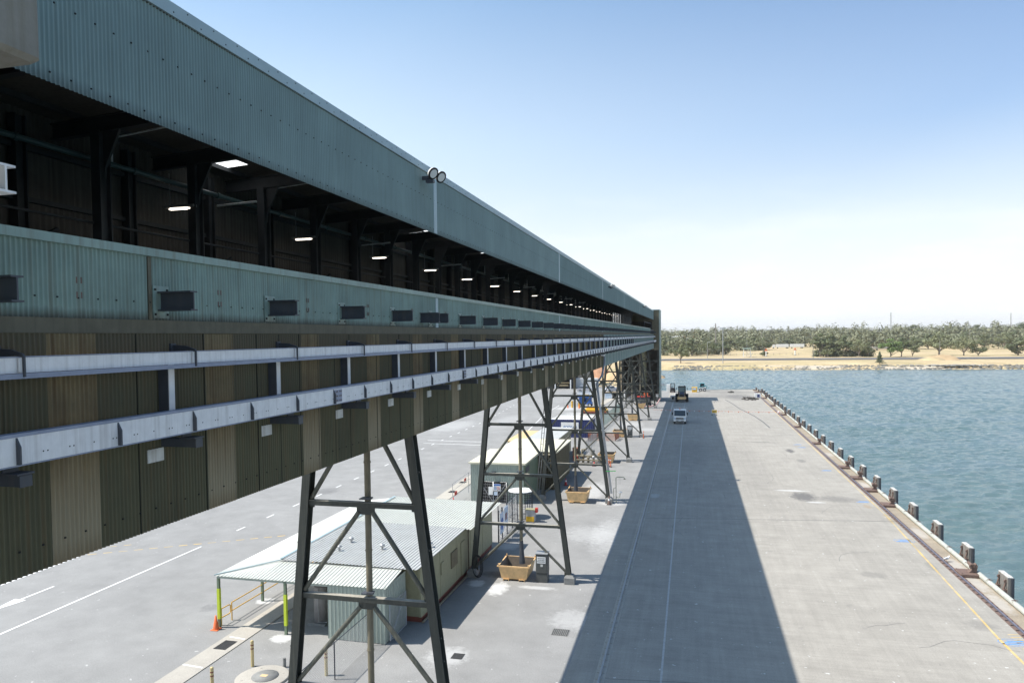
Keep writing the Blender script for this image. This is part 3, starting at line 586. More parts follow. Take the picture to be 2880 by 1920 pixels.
# inside: portal columns with haunched cantilever beams, girts, pipe
for k in range(-4, 50):
    y = 3.76+2.955*k+.04
    if y > 158: break
    far = y > 60
    mb = MB(); mb.hsec((-12, y, 14.75), (-12, y, 18.9), .22, .3, .03, (1, 0, 0), (0, 1, 0)); mb.build('column', M['innersteel'], G)
    mb = MB(); mb.hsec((-13.2, y, 18.98), (-8.15, y, 19.28), .16, .34, .025, (0, 1, 0), (0, 0, 1))
    mb.prism([(-11.9, 17.9), (-11.87, 18.15), (-11.5, 18.9), (-11.5, 19.0), (-11.9, 18.95)], y-.03, y+.03, 'y'); mb.build('roof_beam', M['innersteel'], G)
    if y < 100: MB().hsec((-13.15, y-.9, 14.75), (-13.15, y-.9, 19.1), .2, .26, .03, (1, 0, 0), (0, 1, 0)).build('wall_post', M['innersteel'], G)
for z in (16.2, 17.45, 18.5): MB().box(XB+.02, XB+.14, Y0, 126, z-.05, z+.05).build('wall_girt', M['innersteel'], G)
for x in (-12.6, -11.0, -9.6, -8.5): MB().box(x-.04, x+.04, Y0, Y1, zr(x)-.12, zr(x)-.01).build('roof_purlin', M['innersteel'], G)
for k in range(-2, 8): y = 3.8+5.91*k; MB().bar((-13.0, y+.1, 15.2), (-13.0, y+2.8, 16.9), .08, .1).build('wall_brace', M['innersteel'], G)
mb = MB(); mb.tube([(-12.4, Y0, 18.42), (-12.4, 126, 18.42)], .062, 10)
for k in range(-3, 40): mb.tube([(-12.4, 2+3.0*k, 18.42), (-12.4, 2.09+3.0*k, 18.42)], .085, 10)
mb.build('service_pipe', M['tealpipe'], G)
for k in range(0, 12):
    y = 13.4+5.91*k; mb = MB(); mb.tube([(-12.4, y, 18.45), (-12.4, y, 19.0), (-10.3, y+.02, 19.2)], .022, 6); mb.build('pipe_hanger', M['whitesteel'], G)
for k in range(0, 8):
    y = 17.3+8.9*k; MB().tube([(-12.6, y, 18.2), (-11.4, y+.02, 18.25)], .03, 6).build('pipe_bracket', M['whitesteel'], G)
MB().tube([(-12.1, Y0, 17.0), (-12.1, 126, 17.0)], .03, 6).build('cable_conduit', M['innersteel'], G)
# strip lights hanging on the columns
lg = None
for k in range(22):
    y = 15.5+5.91*k
    if y > 122: break
    lb = 'lit strip light under the gallery roof, %s from the near end' % ordn(k)
    if lg is None:
        lg = thing('strip_light', lb, 'strip light', (-12.35, y, 17.8), 0, 'strip lights along the gallery')
        mb = MB(); mb.cbox((0, 0, .06), (.85, .14, .06)); mb.tube([(.3, 0, .09), (.3, 0, .9)], .01, 5); mb.tube([(-.3, 0, .09), (-.3, 0, .9)], .01, 5); mb.build('housing', M['galv'], lg, False)
        mb = MB(); mb.cbox((0, 0, 0), (.6, .085, .03)); mb.build('tube', M['lamp'], lg, False)
    else: copy_tree(lg, (-12.35, y, 17.8), None, lb)
# far open end: frame, guard rail
mb = MB(); mb.tube([(XF, 128, 15.9), (XF, 128, 16.9), (XF, 150, 16.9), (XF, 150, 15.9)], .05, 6); mb.build('opening_guard', M['darksteel'], G)
mb = MB(); mb.box(XF-.06, XF, 147, 160, 15.55, 15.68); [mb.box(XF-.06, XF, 147.2+i*1.1, 147.5+i*1.1, 15.05, 15.55) for i in range(12)]; mb.build('opening_balustrade', M['darksteel'], G)
# ------------------------------------------------------------------ the two pale beams along the wall
B1 = thing('service_beam', 'upper pale steel channel beam running along the gallery wall on bent brackets', 'steel beam', (-7.6, 73, 14.1))
mb = MB(); mb.box(-7.62, -7.6, -3, 159, 14.155, 14.335); mb.build('web', M['whitesteel'], B1)
mb = MB(); mb.box(-7.6, -7.555, -3, 159, 14.09, 14.15); mb.build('lower_flange', M['lavsteel'], B1)
mb = MB(); mb.box(-7.66, -7.59, -3, 159, 14.337, 14.35); mb.build('upper_flange', M['lavsteel'], B1)
for k in range(-2, 50):
    y = 6.74+2.995*k
    mb = MB(); mb.prism([(XF+.01, 14.28), (XF+.01, 14.45), (-7.72, 14.43), (-7.56, 14.38), (-7.535, 14.35), (-7.535, 14.11), (-7.562, 14.11), (-7.562, 14.34), (-7.62, 14.36), (-7.72, 14.36)], y-.012, y+.012, 'y')
    mb.cbox((XF+.03, y, 14.36), (.04, .12, .22)); mb.cbox((-7.575, y-.03, 14.25), (.02, .035, .16), 1)
    mb.build('bracket', [M['darksteel'], M['whitesteel']], B1)
B2 = thing('service_beam', 'lower pale steel beam with drilled face and fin stiffeners below the channel beam', 'steel beam', (-7.4, 73, 13))
mb = MB(); mb.box(-7.42, -7.4, -3, 159, 13.125, 13.44)
for y in [2+.21*i+.05*((i*7) % 5) for i in range(150)]: mb.cbox((-7.399, y, 13.235), (.003, .016, .016), 1)
mb.build('web', [M['whitesteel'], M['dark']], B2)
mb = MB(); mb.box(-7.53, -7.395, -3, 159, 13.442, 13.48); mb.build('upper_flange', M['lavsteel'], B2)
mb = MB(); mb.box(-7.53, -7.397, -3, 159, 13.108, 13.123); mb.build('lower_flange', M['lavsteel'], B2)
for k in range(-1, 97):
    y = 6.48+1.483*k
    MB().prism([(-7.4, 13.13), (-7.345, 13.13), (-7.345, 13.33), (-7.4, 13.435)], y-.012, y+.012, 'y').build('stiffener', M['darksteel'], B2)
for k in range(12):                                           # bolted splices
    y = 5.2+8.9*k; mb = MB(); mb.box(-7.4, -7.393, y-.16, y+.16, 13.15, 13.42); [mb.cbox((-7.388, y+dy, z), (.012, .025, .025), 1) for dy in (-.11, -.05, .05, .11) for z in (13.19, 13.285, 13.38)]; mb.build('splice_plate', [M['lavsteel'], M['rust']], B2)
for k, y in enumerate(SY):
    mb = MB(); mb.bar((XF, y, 12.94), (-7.36, y, 12.94), .13, .13); mb.box(-7.62, -7.35, y-.11, y+.11, 13.01, 13.03); mb.box(-7.6, -7.57, y-.1, y+.1, 13.03, 13.105)
    mb.box(-7.37, -7.355, y-.08, y+.08, 12.87, 13.0); mb.build('support_stub', M['darksteel'], B2)
for k in range(-1, 32):
    y = 9.5+BAY*k
    mb = MB(); mb.box(XF+.02, XF+.19, y-.09, y-.075, 13.4, 14.2, 1); mb.box(XF+.17, XF+.2, y-.075, y+.05, 13.4, 14.2); mb.build('wall_post', [M['whitesteel'], M['darksteel']], B1)
# floodlights on the roof edge
for k in range(-1, 12):                                       # rusted slot marks in the lower band
    for zz in (15.34, 15.14):
        mb = MB(); [mb.cbox((XF+.017, 7.95+BAY*k+dy, zz), (.006, .022, .085)) for dy in (0, .075)]; mb.build('slot_mark', M['rust'], G)
FL = thing('floodlight_pair', 'nearest pair of round floodlights on the gallery roof edge', 'floodlight', (-7.62, 20.74, 19.4), 0, 'floodlights on the gallery roof edge')
mb = MB(); mb.bar((-.38, 0, -.05), (.05, 0, -.05), .1, .14); mb.cbox((-.05, -.05, -.2), (.3, .18, .1)); mb.build('bracket', M['darksteel'], FL, False)
for i, dy in enumerate((-.12, .30)):
    mb = MB(); a = Vector((.82, -.38, -.5)).normalized(); c = Vector((.1+.16*i, dy, .08-.06*i))
    mb.tube([c-a*.16, c-a*.1, c-a*.02, c], [.08, .19, .22, .22], 16, 0); hd = mb.build('lamp_head', M['white'], FL, False)
    mb = MB(); mb.tube([c, c+a*.03], [.235, .235], 16); mb.build('rim', M['dark'], hd, False)
    mb = MB(); mb.tube([c+a*.028, c+a*.036], [.17, .17], 16, caps=True); mb.build('lens', P('lens_glass_%d' % i, (.6, .62, .62), .2, var=.02), hd, False)
FL.scale = (.8, .8, .8)
copy_tree(FL, (-7.62, 71.2, 19.35), None, 'second pair of floodlights along the gallery roof edge, small above the roofline')
copy_tree(FL, (-7.62, 122.8, 19.35), None, 'farthest pair of floodlights on the gallery roof edge near the end tower')
# overhead steel of the shiploader, close to the camera
MB().cbox((-6.1, 0.3, 18.2), (3.74, 7.4, 3.66), 0, .035).solo('box_girder', M['girder'], 'weathered pale steel box girder hanging into the upper left corner', 'box girder', (-6.1, .3, 16.37))
mb = MB(); mb.hsec((-7.95, 4.5, 15.785), (-5.15, 4.5, 15.785), .17, .22, .018, (0, 1, 0), (0, 0, 1)); mb.cbox((-7.9, 4.5, 15.6), (.2, .3, .6)); mb.solo('steel_bracket', M['whitesteel'], 'white painted steel bracket end at the left edge beneath the box girder', 'bracket', (-6.5, 4.5, 15.4))
# ------------------------------------------------------------------ end tower
T = thing('transfer_tower', 'tall transfer tower with open dark frame closing the far end of the gallery', 'transfer tower', (-11, 164, 0))
mb = MB(); mb.box(-6.85, -6.72, 160, 168.2, 0, 20); mb.build('side_wall', M['tealnew'], T)
mb = MB(); mb.box(-15, -6.86, 168.0, 168.2, 0, 20); mb.box(-15.1, -15, 160, 168, 2, 20); mb.build('rear_wall', M['inner'], T)
mb = MB(); mb.corr(lambda u, v, h: (u, 160+h, v), -8.35, -6.86, 11.3, 20, pitch=.15, amp=.012); mb.corr(lambda u, v, h: (u, 160+h, v), -15, -8.35, 17.5, 20, pitch=.15, amp=.012); mb.build('front_cladding', M['brownwall'], T)
mb = MB(); mb.box(-15.1, -6.7, 159.9, 168.3, 20, 20.12); mb.build('roof', M['flash'], T)
for x in (-14.8, -11.0, -7.1):
    for y in (160.4, 167.6): MB().hsec((x, y, 0), (x, y, 17.5), .3, .3, .04, (1, 0, 0), (0, 1, 0)).build('column', M['trestle'], T)
for z in (3.6, 6.4, 8.9, 11.4):
    for y in (160.4, 167.6): MB().bar((-14.8, y, z), (-7.1, y, z), .2, .26).build('beam', M['trestle'], T)
for i, z in enumerate((.4, 3.6, 6.4, 8.9)):
    MB().bar((-11, 160.4, z+.1), (-7.1, 160.4, z+2.5), .12, .14).build('brace', M['trestle'], T)
    MB().bar((-11, 164.5, z+2.5), (-7.1, 164.5, z+.1), .12, .14).build('brace', M['trestle'], T)
MB().tube([(-10.3, 163, 3), (-10.3, 163, 11.5)], .55, 14).build('chute', M['cream'], T)
mb = MB(); mb.box(-14.9, -6.9, 162, 168, 13, 13.2); mb.build('deck', M['dark'], T)
# ------------------------------------------------------------------ trestles
def lx(z, side):      # leg centre line
    return -7.0-.124*z if side else -12.95+.100*z
WHERE = ['nearest to the camera', 'second from the camera', 'third one, pale conduit down its right leg', 'fourth, behind the red guide posts', 'fifth from the camera', 'sixth from the camera', 'last one before the end tower']
TR0 = None
for k in range(7):
    y = 20.75*(k+1)-.1
    lb = 'dark steel trestle under the gallery, '+WHERE[k]
    if TR0 is not None:
        copy_tree(TR0, (-10, y, 0), None, lb); continue
    TR0 = T_ = thing('gallery_trestle', lb, 'trestle', (-10, y, 0), 0, 'trestles under the gallery')
    for sd in (0, 1):
        p = Vector((lx(.45, sd), y, .45)); q = Vector((lx(12.4, sd), y, 12.4)); d = (q-p).normalized(); ux = Vector((d.z, 0, -d.x))
        mb = MB(); mb.hsec(p, q, .27, .36, .03, ux, (0, 1, 0))
        for z in (2.2, 4.6, 5.3, 8.0, 10.4):
            mb.cbox((lx(z, sd)+.15*(1 if sd else -1), y-.1, z), (.05, .06, .05))
        mb.build('leg', M['trestle'], T_)
        mb = MB(); X = lx(0, sd); mb.cbox((X, y, .18), (.62, .66, .37), 0, .02)
        vs = [(X-.31, y-.33, .365), (X+.31, y-.33, .365), (X+.31, y+.33, .365), (X-.31, y+.33, .365), (X-.17, y-.2, .52), (X+.17, y-.2, .52), (X+.17, y+.2, .52), (X-.17, y+.2, .52)]
        mb.add(vs, [(0, 1, 5, 4), (1, 2, 6, 5), (2, 3, 7, 6), (3, 0, 4, 7), (4, 5, 6, 7)]); mb.build('plinth', M['concgrey'], T_)
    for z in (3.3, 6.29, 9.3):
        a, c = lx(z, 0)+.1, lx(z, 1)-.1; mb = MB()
        mb.sect([(-.1, -.075), (.1, -.075), (.1, -.06), (-.085, -.06), (-.085, .06), (.1, .06), (.1, .075), (-.1, .075)], (a, y-.02, z), (c, y-.02, z), (0, 1, 0), (0, 0, 1)); mb.box(a+.05, c-.05, y-.118, y+.078, z+.076, z+.084, 1)  # pale strip paints the sunlit top flange
        mb.build('cross_beam', [M['trestle'], M['littop']], T_)
    for z in (12.25, 9.3, 6.29, 3.3):
        xc = -9.97; zb = z-.075
        if z < 12: MB().prism([(xc-.3, zb), (xc+.3, zb), (xc+.3, zb-.13), (xc+.17, zb-.24), (xc-.17, zb-.24), (xc-.3, zb-.13)], y-.03, y+.03, 'y').build('gusset', M['trestle'], T_)
        zl = z-2.85 if z > 4 else .62
        for sd in (0, 1):
            s_ = 1 if sd else -1
            MB().tube([(xc+.23*s_, y, zb-.16), (lx(zl, sd)-.14*s_, y, zl)], .078, 10).build('brace', M['brace'], T_)
            mb = MB(); mb.cbox((lx(zl, sd)-.14*s_, y, zl-.06), (.22, .05, .4)); mb.build('end_plate', M['trestle'], T_)
t_ = thing('cable_ladder', 'pale cable ladder running down the left leg of the third trestle', 'cable ladder', (-13.3, 62.2, 0))
mb = MB(); y = 62.0; [mb.bar((lx(11.5, 0)-dx, y, 11.5), (lx(.6, 0)-dx, y, .6), .05, .07) for dx in (.3, .52)]; [mb.bar((lx(z/2, 0)-.52, y, z/2), (lx(z/2, 0)-.3, y, z/2), .03, .03) for z in range(2, 23)]; mb.build('ladder', M['concgrey'], t_)
SPL = []
for k in range(7):
    y = 20.75*(k+1)-.1
    lb = 'dusty spillage pipe hanging down the middle of the '+['nearest', 'second', 'third', 'fourth', 'fifth', 'sixth', 'farthest'][k]+' trestle'
    if SPL: copy_tree(SPL[0], (-9.95, y+.12, 0), None, lb); continue
    t_ = thing('spill_pipe', lb, 'pipe', (-9.95, y+.12, 0), 0, 'spillage pipes under the gallery'); SPL.append(t_)
    mb = MB(); mb.tube([(-9.95, y+.12, 2.3), (-9.95, y+.12, 12.2)], .1, 14); [mb.tube([(-9.95, y+.12, z), (-9.95, y+.12, z+.05)], .116, 14) for z in (4.6, 7.8, 10.6)]; mb.build('pipe', M['pipebeige'], t_)
    mb = MB(); mb.tube([(-9.95, y+.12, 2.3), (-9.93, y+.11, 1.6), (-9.9, y+.1, .95)], [.115, .14, .19], 14); mb.build('rubber_sleeve', M['darksteel'], t_)
    mb = MB()
    for z in (3.5, 6.5, 9.5): mb.cbox((-9.95, y, z), (.34, .3, .035)); mb.cbox((-9.82, y-.1, z+.03), (.22, .1, .05))
    mb.build('pipe_clamp', M['darksteel'], t_)
# ------------------------------------------------------------------ skips
def skip(loc, w, d, h, label):
    t_ = thing('skip_bin', label, 'skip bin', loc, 0, 'tan skip bins under the gallery pipes')
    mb = MB(); b = .17; z0 = .12
    A = [(-w/2+b, -d/2+b*.5), (w/2-b, -d/2+b*.5), (w/2-b, d/2-b*.5), (-w/2+b, d/2-b*.5)]; B = [(-w/2, -d/2), (w/2, -d/2), (w/2, d/2), (-w/2, d/2)]
    vs = [(x, y, z0) for x, y in A]+[(x, y, h) for x, y in B]
    mb.add(vs, [(0, 1, 5, 4), (1, 2, 6, 5), (2, 3, 7, 6), (3, 0, 4, 7), (3, 2, 1, 0)])
    i_ = .035
    vs2 = [(x*(1-2*i_/w), y*(1-2*i_/d), z0+.04) for x, y in A]+[(x*(1-2*i_/w), y*(1-2*i_/d), h) for x, y in B]
    mb.add(vs2, [(1, 0, 4, 5), (2, 1, 5, 6), (3, 2, 6, 7), (0, 3, 7, 4), (0, 1, 2, 3)], 1)
    mb.build('body', [M['skip'], M['skipin']], t_, False)
    mb = MB()
    for p, q in zip(B, B[1:]+B[:1]): mb.bar((*p, h-.03), (*q, h-.03), .07, .08)
    mb.build('rim', M['skip'], t_, False)
    for x, y in B: mb = MB(); mb.cbox((x*.98, y*.98, h+.06), (.07, .07, .14)); mb.tube([(x*1.02, y*.95, h-.05), (x*1.1, y*.95, h-.05)], .045, 8); mb.build('lifting_lug', M['skip'], t_, False)
    for s_ in (-1, 1):
        mb = MB(); X = s_*w*.26
        mb.box(X-.17, X+.17, -d/2+.02, d/2-.02, .1, .125); mb.box(X-.17, X-.15, -d/2+.02, d/2-.02, 0, .1); mb.box(X+.15, X+.17, -d/2+.02, d/2-.02, 0, .1); mb.build('fork_pocket', M['skip'], t_, False)
    return t_
skip((-10.32, 41.95, 0), 1.85, 2.0, .9, 'tan steel skip bin beside the grey power cabinet, nearest of the skips')
skip((-9.72, 62.4, 0), 1.9, 2.0, 1.0, 'tan steel skip bin under the third trestle, near the safety shower')
skip((-9.5, 82.6, 0), 1.8, 2.0, 1.0, 'tan steel skip bin behind the beige pump pipework')
skip((-10.1, 103.9, 0), 1.75, 2.0, .9, 'tan steel skip bin behind orange barrier mesh by the far power cabinet')
skip((-9.75, 124.3, 0), 1.8, 2.0, 1.02, 'tan steel skip bin standing in the open beyond the glass-green fence')
skip((-9.9, 145.2, 0), 1.8, 2.0, .92, 'farthest tan steel skip bin, next to the dark compressor')
# ------------------------------------------------------------------ power cabinets
def cabinet(loc, label, txt=True):
    t_ = thing('power_cabinet', label, 'cabinet', loc, 0, 'power cabinets at the trestles')
    mb = MB(); mb.cbox((0, .3, .26), (.68, .56, .52), 0, .01); mb.build('base', M['concgrey'] if 0 else M['darkcab'], t_, False)
    mb = MB(); mb.cbox((0, .3, 1.12), (.7, .6, 1.16), 0, .012); mb.build('body', M['darkcab'], t_, False)
    mb = MB(); mb.cbox((0, .29, 1.715), (.74, .66, .03)); mb.build('lid', M['galv'], t_, False)
    mb = MB(); mb.box(-.3, .3, -.012, -.001, .6, 1.66); d_ = mb.build('door', M['darkcab'], t_, False)
    mb = MB(); mb.box(-.06, .08, -.03, -.012, .96, 1.1); mb.build('lock', M['patch'], d_, False)
    mb = MB(); mb.box(-.27, .25, -.022, -.0125, 1.16, 1.54); p_ = mb.build('sign', M['white'], t_, False)
    if txt: 
        for i, w_ in enumerate(('NO POWER', 'AVAILABLE', 'FROM INSIDE')): text('lettering', w_, M['blacktxt'], p_, (-.01, -.026, 1.455-.1*i), .08, (math.pi/2, 0, 0), .002, False)
    return t_
M['darkcab'] = P('grey_green_cabinet', (.075, .08, .078), .5, var=.12, scale=3, dirt=(.16, .15, .13), dirtamt=.3)
cabinet((-8.64, 41.08, 0), 'grey green power cabinet with white NO POWER sign beside the nearest skip')
cabinet((-8.55, 102.7, 0), 'grey green power cabinet with white sign by the orange mesh')
cabinet((-7.25, 158.9, 0), 'grey power cabinet with white sign at the foot of the end tower')
# ------------------------------------------------------------------ near site office with verandah
O = thing('site_office', 'cream portable office with grey ribbed roof and sunlit white verandah roof', 'site office', (-17, 39, 0))
mb = MB(); mb.box(-19.4, -13.42, 34.0, 47.4, .28, 2.86); 
for y in (36.8, 39.6, 42.4, 45): mb.box(-13.42, -13.405, y, y+.05, .3, 2.84)
mb.build('wall', M['cream'], O)
mb = MB(); mb.box(-19.35, -13.45, 34.05, 47.3, 0, .28); mb.build('skirting', M['redbrown'], O)
MB().box(-13.405, -13.36, 36.9, 37.35, 1.5, 2.15).build('window', M['cream'], O); MB().box(-13.405, -13.36, 38.6, 39.7, 1.3, 2.2).build('window', M['brownwall'], O)
MB().box(-13.405, -13.37, 40.4, 41.2, .3, 2.3).build('door', M['cream'], O)
mb = MB(); mb.tube([(-13.3, 41.6, .1), (-13.3, 41.6, 2.9)], .05, 8); mb.tube([(-13.28, 33.8, .12), (-13.2, 46, .12)], .06, 8); mb.build('drain_pipe', M['pipebeige'], O)
rib = dict(pitch=.19, amp=.018, per=16, shape='rib')
def roofz(x): return 3.02+(-x-13.6)*.012
mb = MB(); mb.corr(lambda u, v, h: (u, v, roofz(u)+h), -20.85, -13.25, 33.1, 41.05, **rib); mb.build('roof', M['roofgrey'], O)
mb = MB(); mb.corr(lambda u, v, h: (u, v, roofz(u)-.045+h), -20.85, -12.95, 40.98, 48.2, **rib); mb.build('roof', M['rooflight'], O)
mb = MB(); mb.corr(lambda u, v, h: (u, v, 2.70+(v-31.1)*.13+h), -23.35, -14.1, 31.1, 33.25, **rib)
for i, v in enumerate(mb.v):                                  # hip: trim the sheet along the corner line
    x, y, z = v; lim = 31.1+max(0, min(1, (x+23.45)/2.6))*2.15
    if y > lim: mb.v[i] = (x, lim, 2.70+(lim-31.1)*.13)
mb.build('awning_roof', M['rooflight'], O)
mb = MB(); mb.corr(lambda u, v, h: (v, u, 2.66+(v+23.5)*.135+h), 31.15, 48.0, -23.5, -20.8, **rib)
for i, v in enumerate(mb.v):
    x, y, z = v; lim = 31.15+(x+23.5)/2.7*2.15
    if y < lim: mb.v[i] = (x, lim, z)
mb.build('verandah_roof', M['roofsunlit'], O)
mb = MB(); mb.bar((-23.42, 31.12, 2.73), (-20.8, 33.2, 3.05), .05, .03); mb.bar((-20.85, 33.1, 3.12), (-20.85, 48, 3.12), .16, .03); mb.build('ridge_flashing', M['flash'], O)
mb = MB(); mb.bar((-23.3, 31.2, 2.6), (-14.2, 31.2, 2.6), .05, .1); mb.bar((-23.3, 31.2, 2.58), (-23.3, 47.9, 2.58), .05, .1); mb.build('eave_beam', M['shedgreen'], O)
mb = MB(); mb.cbox((-22.6, 31.6, 2.52), (1.1, .16, .06)); mb.build('batten_light', M['white'], O)
for x, y in ((-18.64, 36.7), (-18.55, 35.1), (-16.4, 35.9), (-14.0, 36.9)):
    mb = MB(); mb.lathe([(.06, 0), (.06, .16), (.14, .17), (.15, .24), (.05, .3), (0, .3)], (x, y, roofz(x)), 12); mb.build('roof_vent', M['galv'], O)
mb = MB(); mb.tube([(-16.2, 41.8, 2.95), (-16.2, 41.8, 4.2)], .012, 5); mb.build('aerial', M['dark'], O)
for x, y, sl in ((-23.27, 31.26, 1), (-19.46, 31.2, 1), (-23.25, 34.99, 0), (-23.25, 39.2, 0), (-23.25, 43.4, 0)):
    mb = MB(); mb.box(x-.06, x+.06, y-.06, y+.06, 0, 2.62); p_ = mb.build('verandah_post', M['greenwall'], O)
    if sl: mb = MB(); mb.box(x-.072, x+.072, y-.072, y+.072, .45, 2.0); mb.build('reflective_sleeve', M['hiyellow'], p_)
mb = MB(); mb.corr(lambda u, v, h: (u, 31.15-h, v), -17.15, -14.15, .03, 2.68, pitch=.2, amp=.018, per=16, shape='rib'); mb.corr(lambda u, v, h: (-14.15+h, u, v), 31.15, 33.7, .03, 2.72, pitch=.2, amp=.018, per=16, shape='rib'); mb.box(-17.1, -14.2, 31.2, 33.7, 0, 2.66)
mb.build('store_room', M['shedgreen'], O)
mb = MB(); mb.box(-13.55, -13.42, 33.9, 34.0, .3, 2.8); mb.build('corner_trim', M['cream'], O)
t_ = thing('water_tank', 'grey cylindrical water heater tank in the shade of the verandah', 'water tank', (-18.5, 32.95, 0))
mb = MB(); mb.lathe([(0, .12), (.36, .12), (.36, 1.86), (.33, 1.94), (0, 1.97)], (-18.5, 32.95, 0), 20); mb.build('cylinder', M['tank'], t_)
mb = MB(); mb.box(-19, -18.05, 32.45, 33.45, 0, .12); mb.build('slab', M['concgrey'], t_)
mb = MB(); mb.tube([(-18.45, 32.55, 1.9), (-18.45, 32.5, 1.2), (-18.4, 32.52, .2), (-18.0, 32.6, .18)], .02, 6); mb.build('pipe', M['galv'], t_)
t_ = thing('handrail', 'amber tubular handrail along the verandah beside the road', 'handrail', (-23.25, 36, 0))
mb = MB()
for z in (.93, .5): mb.tube([(-23.25, 32.24, z), (-23.25, 43, z)], .028, 8)
mb.tube([(-23.25, 32.24, 0), (-23.25, 32.24, .93)], .03, 8); mb.build('rail', M['amber'], t_)
mb = MB(); mb.tube([(-23.33, 31.5, .86), (-23.3, 32.1, .86), (-23.28, 32.17, .8), (-23.28, 32.17, .47), (-23.3, 32.1, .4), (-23.33, 31.5, .4)], .028, 8); mb.tube([(-23.34, 31.48, 0), (-23.34, 31.48, .9)], .05, 8); mb.build('gate', M['amber'], t_)
def cone(loc, label, h=.72, mt='orange', band=True):
    t_ = thing('traffic_cone', label, 'traffic cone', loc, 0, 'traffic cones')
    mb = MB(); mb.lathe([(.15, .03), (.035, h), (0, h)], (0, 0, 0), 14); mb.build('body', M[mt], t_, False)
    mb = MB(); mb.cbox((0, 0, .018), (.4, .4, .035), 0, .01); mb.build('base', M['black'] if mt != 'orange' else M[mt], t_, False)
    if band:
        mb = MB(); f = lambda z: .15-(.115)*(z-.03)/(h-.03)+.003
        mb.lathe([(f(.36), .36), (f(.52), .52)], (0, 0, 0), 14); mb.build('white_band', M['white'], t_, False)
    return t_
cone((-23.28, 30.98, 0), 'plain orange traffic cone at the front corner of the verandah', .72, 'orange', False)
cone((-11.94, 68.75, 0), 'red and white cone in the shadow behind the third trestle', .7, 'red')
cone((-6.93, 61.5, 0), 'faded pale cone in front of the third trestle plinth', .75, 'rust')
cone((-10.6, 79.6, 0), 'small red cone beside the pump pipework', .5, 'red', False)
cone((-19.8, 57.9, 0), 'red and white cone standing on white dust left of the green building', .9, 'red')
cone((-24.4, 143.9, 0), 'dull orange cone by the scissor lift barrier', .8, 'orange', False)
cone((-22.0, 143.4, 0), 'dull orange cone in front of the yellow posts', .8, 'orange', False)
def post(loc, label, h=1.15):
    t_ = thing('bollard', label, 'bollard', loc, 0, 'worn striped bollards')
    mb = MB(); mb.tube([(0, 0, 0), (0, 0, h)], .07, 12); mb.sphere((0, 0, h), .07, 10, 0, (1, 1, .5)); mb.build('post', M['bollard'], t_, False)
    for z in (h-.2, h-.36): mb = MB(); mb.tube([(0, 0, z), (0, 0, z+.055)], .073, 12); mb.build('red_band', M['redbrown'], t_, False)
post((-19.04, 27.77, 0), 'worn cream bollard with two red bands behind the round slab')
post((-15.38, 27.7, 0), 'worn cream bollard with red bands seen through the mesh fence', 1.14)
post((-19.19, 25.2, 0), 'worn cream bollard with red bands at the bottom edge, nearest one', 1.1)
MB().tube([(-17.6, 28.02, 0), (-17.6, 28.02, .42)], .07, 12).solo('stub_post', M['concgrey'], 'short pale stub post by the round concrete slab', 'post', (-17.6, 28.02, 0))
t_ = thing('manhole', 'round concrete manhole slab with grey lid at the bottom edge', 'manhole', (-17.95, 26.85, 0))
mb = MB(); mb.lathe([(1.12, 0), (1.12, .07), (1.08, .09), (0, .09)], (-17.95, 26.85, 0), 40); [mb.tube([(-17.95+.85*math.cos(a), 26.85+.85*math.sin(a), .09), (-17.95+.85*math.cos(a), 26.85+.85*math.sin(a), .1)], .05, 8) for a in (.6, 2.2, 3.8, 5.3)]; mb.build('slab', M['path'], t_)
mb = MB(); mb.lathe([(.56, .09), (.56, .115), (0, .115)], (-17.85, 26.9, 0), 32); ld = mb.build('lid', M['concgrey'], t_)
MB().box(-18.05, -17.75, 26.8, 27.0, .115, .12).build('label_plate', M['rooftan'], ld)
def grate(x, y, w, d, label, z=.036, fr=True):
    t_ = thing('drain_grate', label, 'drain grate', (x, y, 0), 0, 'drain grates')
    mb = MB(); mb.box(x-w/2, x+w/2, y-d/2, y+d/2, z-.03, z+.002); mb.build('pit', M['dark'], t_)
    mb = MB(); n_ = 9
    for i in range(n_+1): mb.box(x-w/2+w*i/n_-.012, x-w/2+w*i/n_+.012, y-d/2, y+d/2, z, z+.012); mb.box(x-w/2, x+w/2, y-d/2+d*i/n_-.01, y-d/2+d*i/n_+.01, z+.001, z+.01)
    mb.build('grille', M['gridgrey'] if fr else M['concgrey'], t_)
grate(-21.6, 29.4, .62, .95, 'dark square grate in the pale footpath near the verandah')
grate(-6.3, 34.3, .8, .75, 'pale square grate alone on the open asphalt', .006, False)
grate(-10.4, 30.7, .5, .55, 'dark grate just right of the nearest trestle leg', .006)
grate(-21.9, 63.8, .6, .8, 'dark grate in the footpath beside the green building')
grate(-22.3, 68.2, .6, .8, 'farther dark grate in the footpath beyond the green building')
# chain link fence beside the office
t_ = thing('chain_link_fence', 'grey chain link fence with dark posts below the nearest trestle', 'fence', (-14.85, 28, 0))
mb = MB(); H = 1.55; y0, y1 = 23.0, 31.0
def wires(mb, f, u0, u1, h, st=.11, r=.0045):
    k = u0-h
    while k < u1:
        for d in (1, -1):
            a, c = (k, k+h)
            za, zb = (0, h) if d > 0 else (h, 0)
            ua, ub = max(a, u0), min(c, u1)
            if ub <= ua: continue
            ta, tb = (ua-a)/h, (ub-a)/h
            mb.tube([f(ua, za+(zb-za)*ta), f(ub, za+(zb-za)*tb)], r, 3, caps=False)
        k += st
wires(mb, lambda u, z: (-14.85, u, z+.03), y0, y1, H); mb.build('mesh', M['galv'], t_)
for y in (24.3, 27.46, 30.95): MB().tube([(-14.85, y, 0), (-14.85, y, 1.62)], .03, 8).build('post', M['darksteel'], t_)
mb = MB(); mb.tube([(-14.85, 23, 1.58), (-14.85, 31, 1.58)], .02, 6); mb.build('top_rail', M['darksteel'], t_)
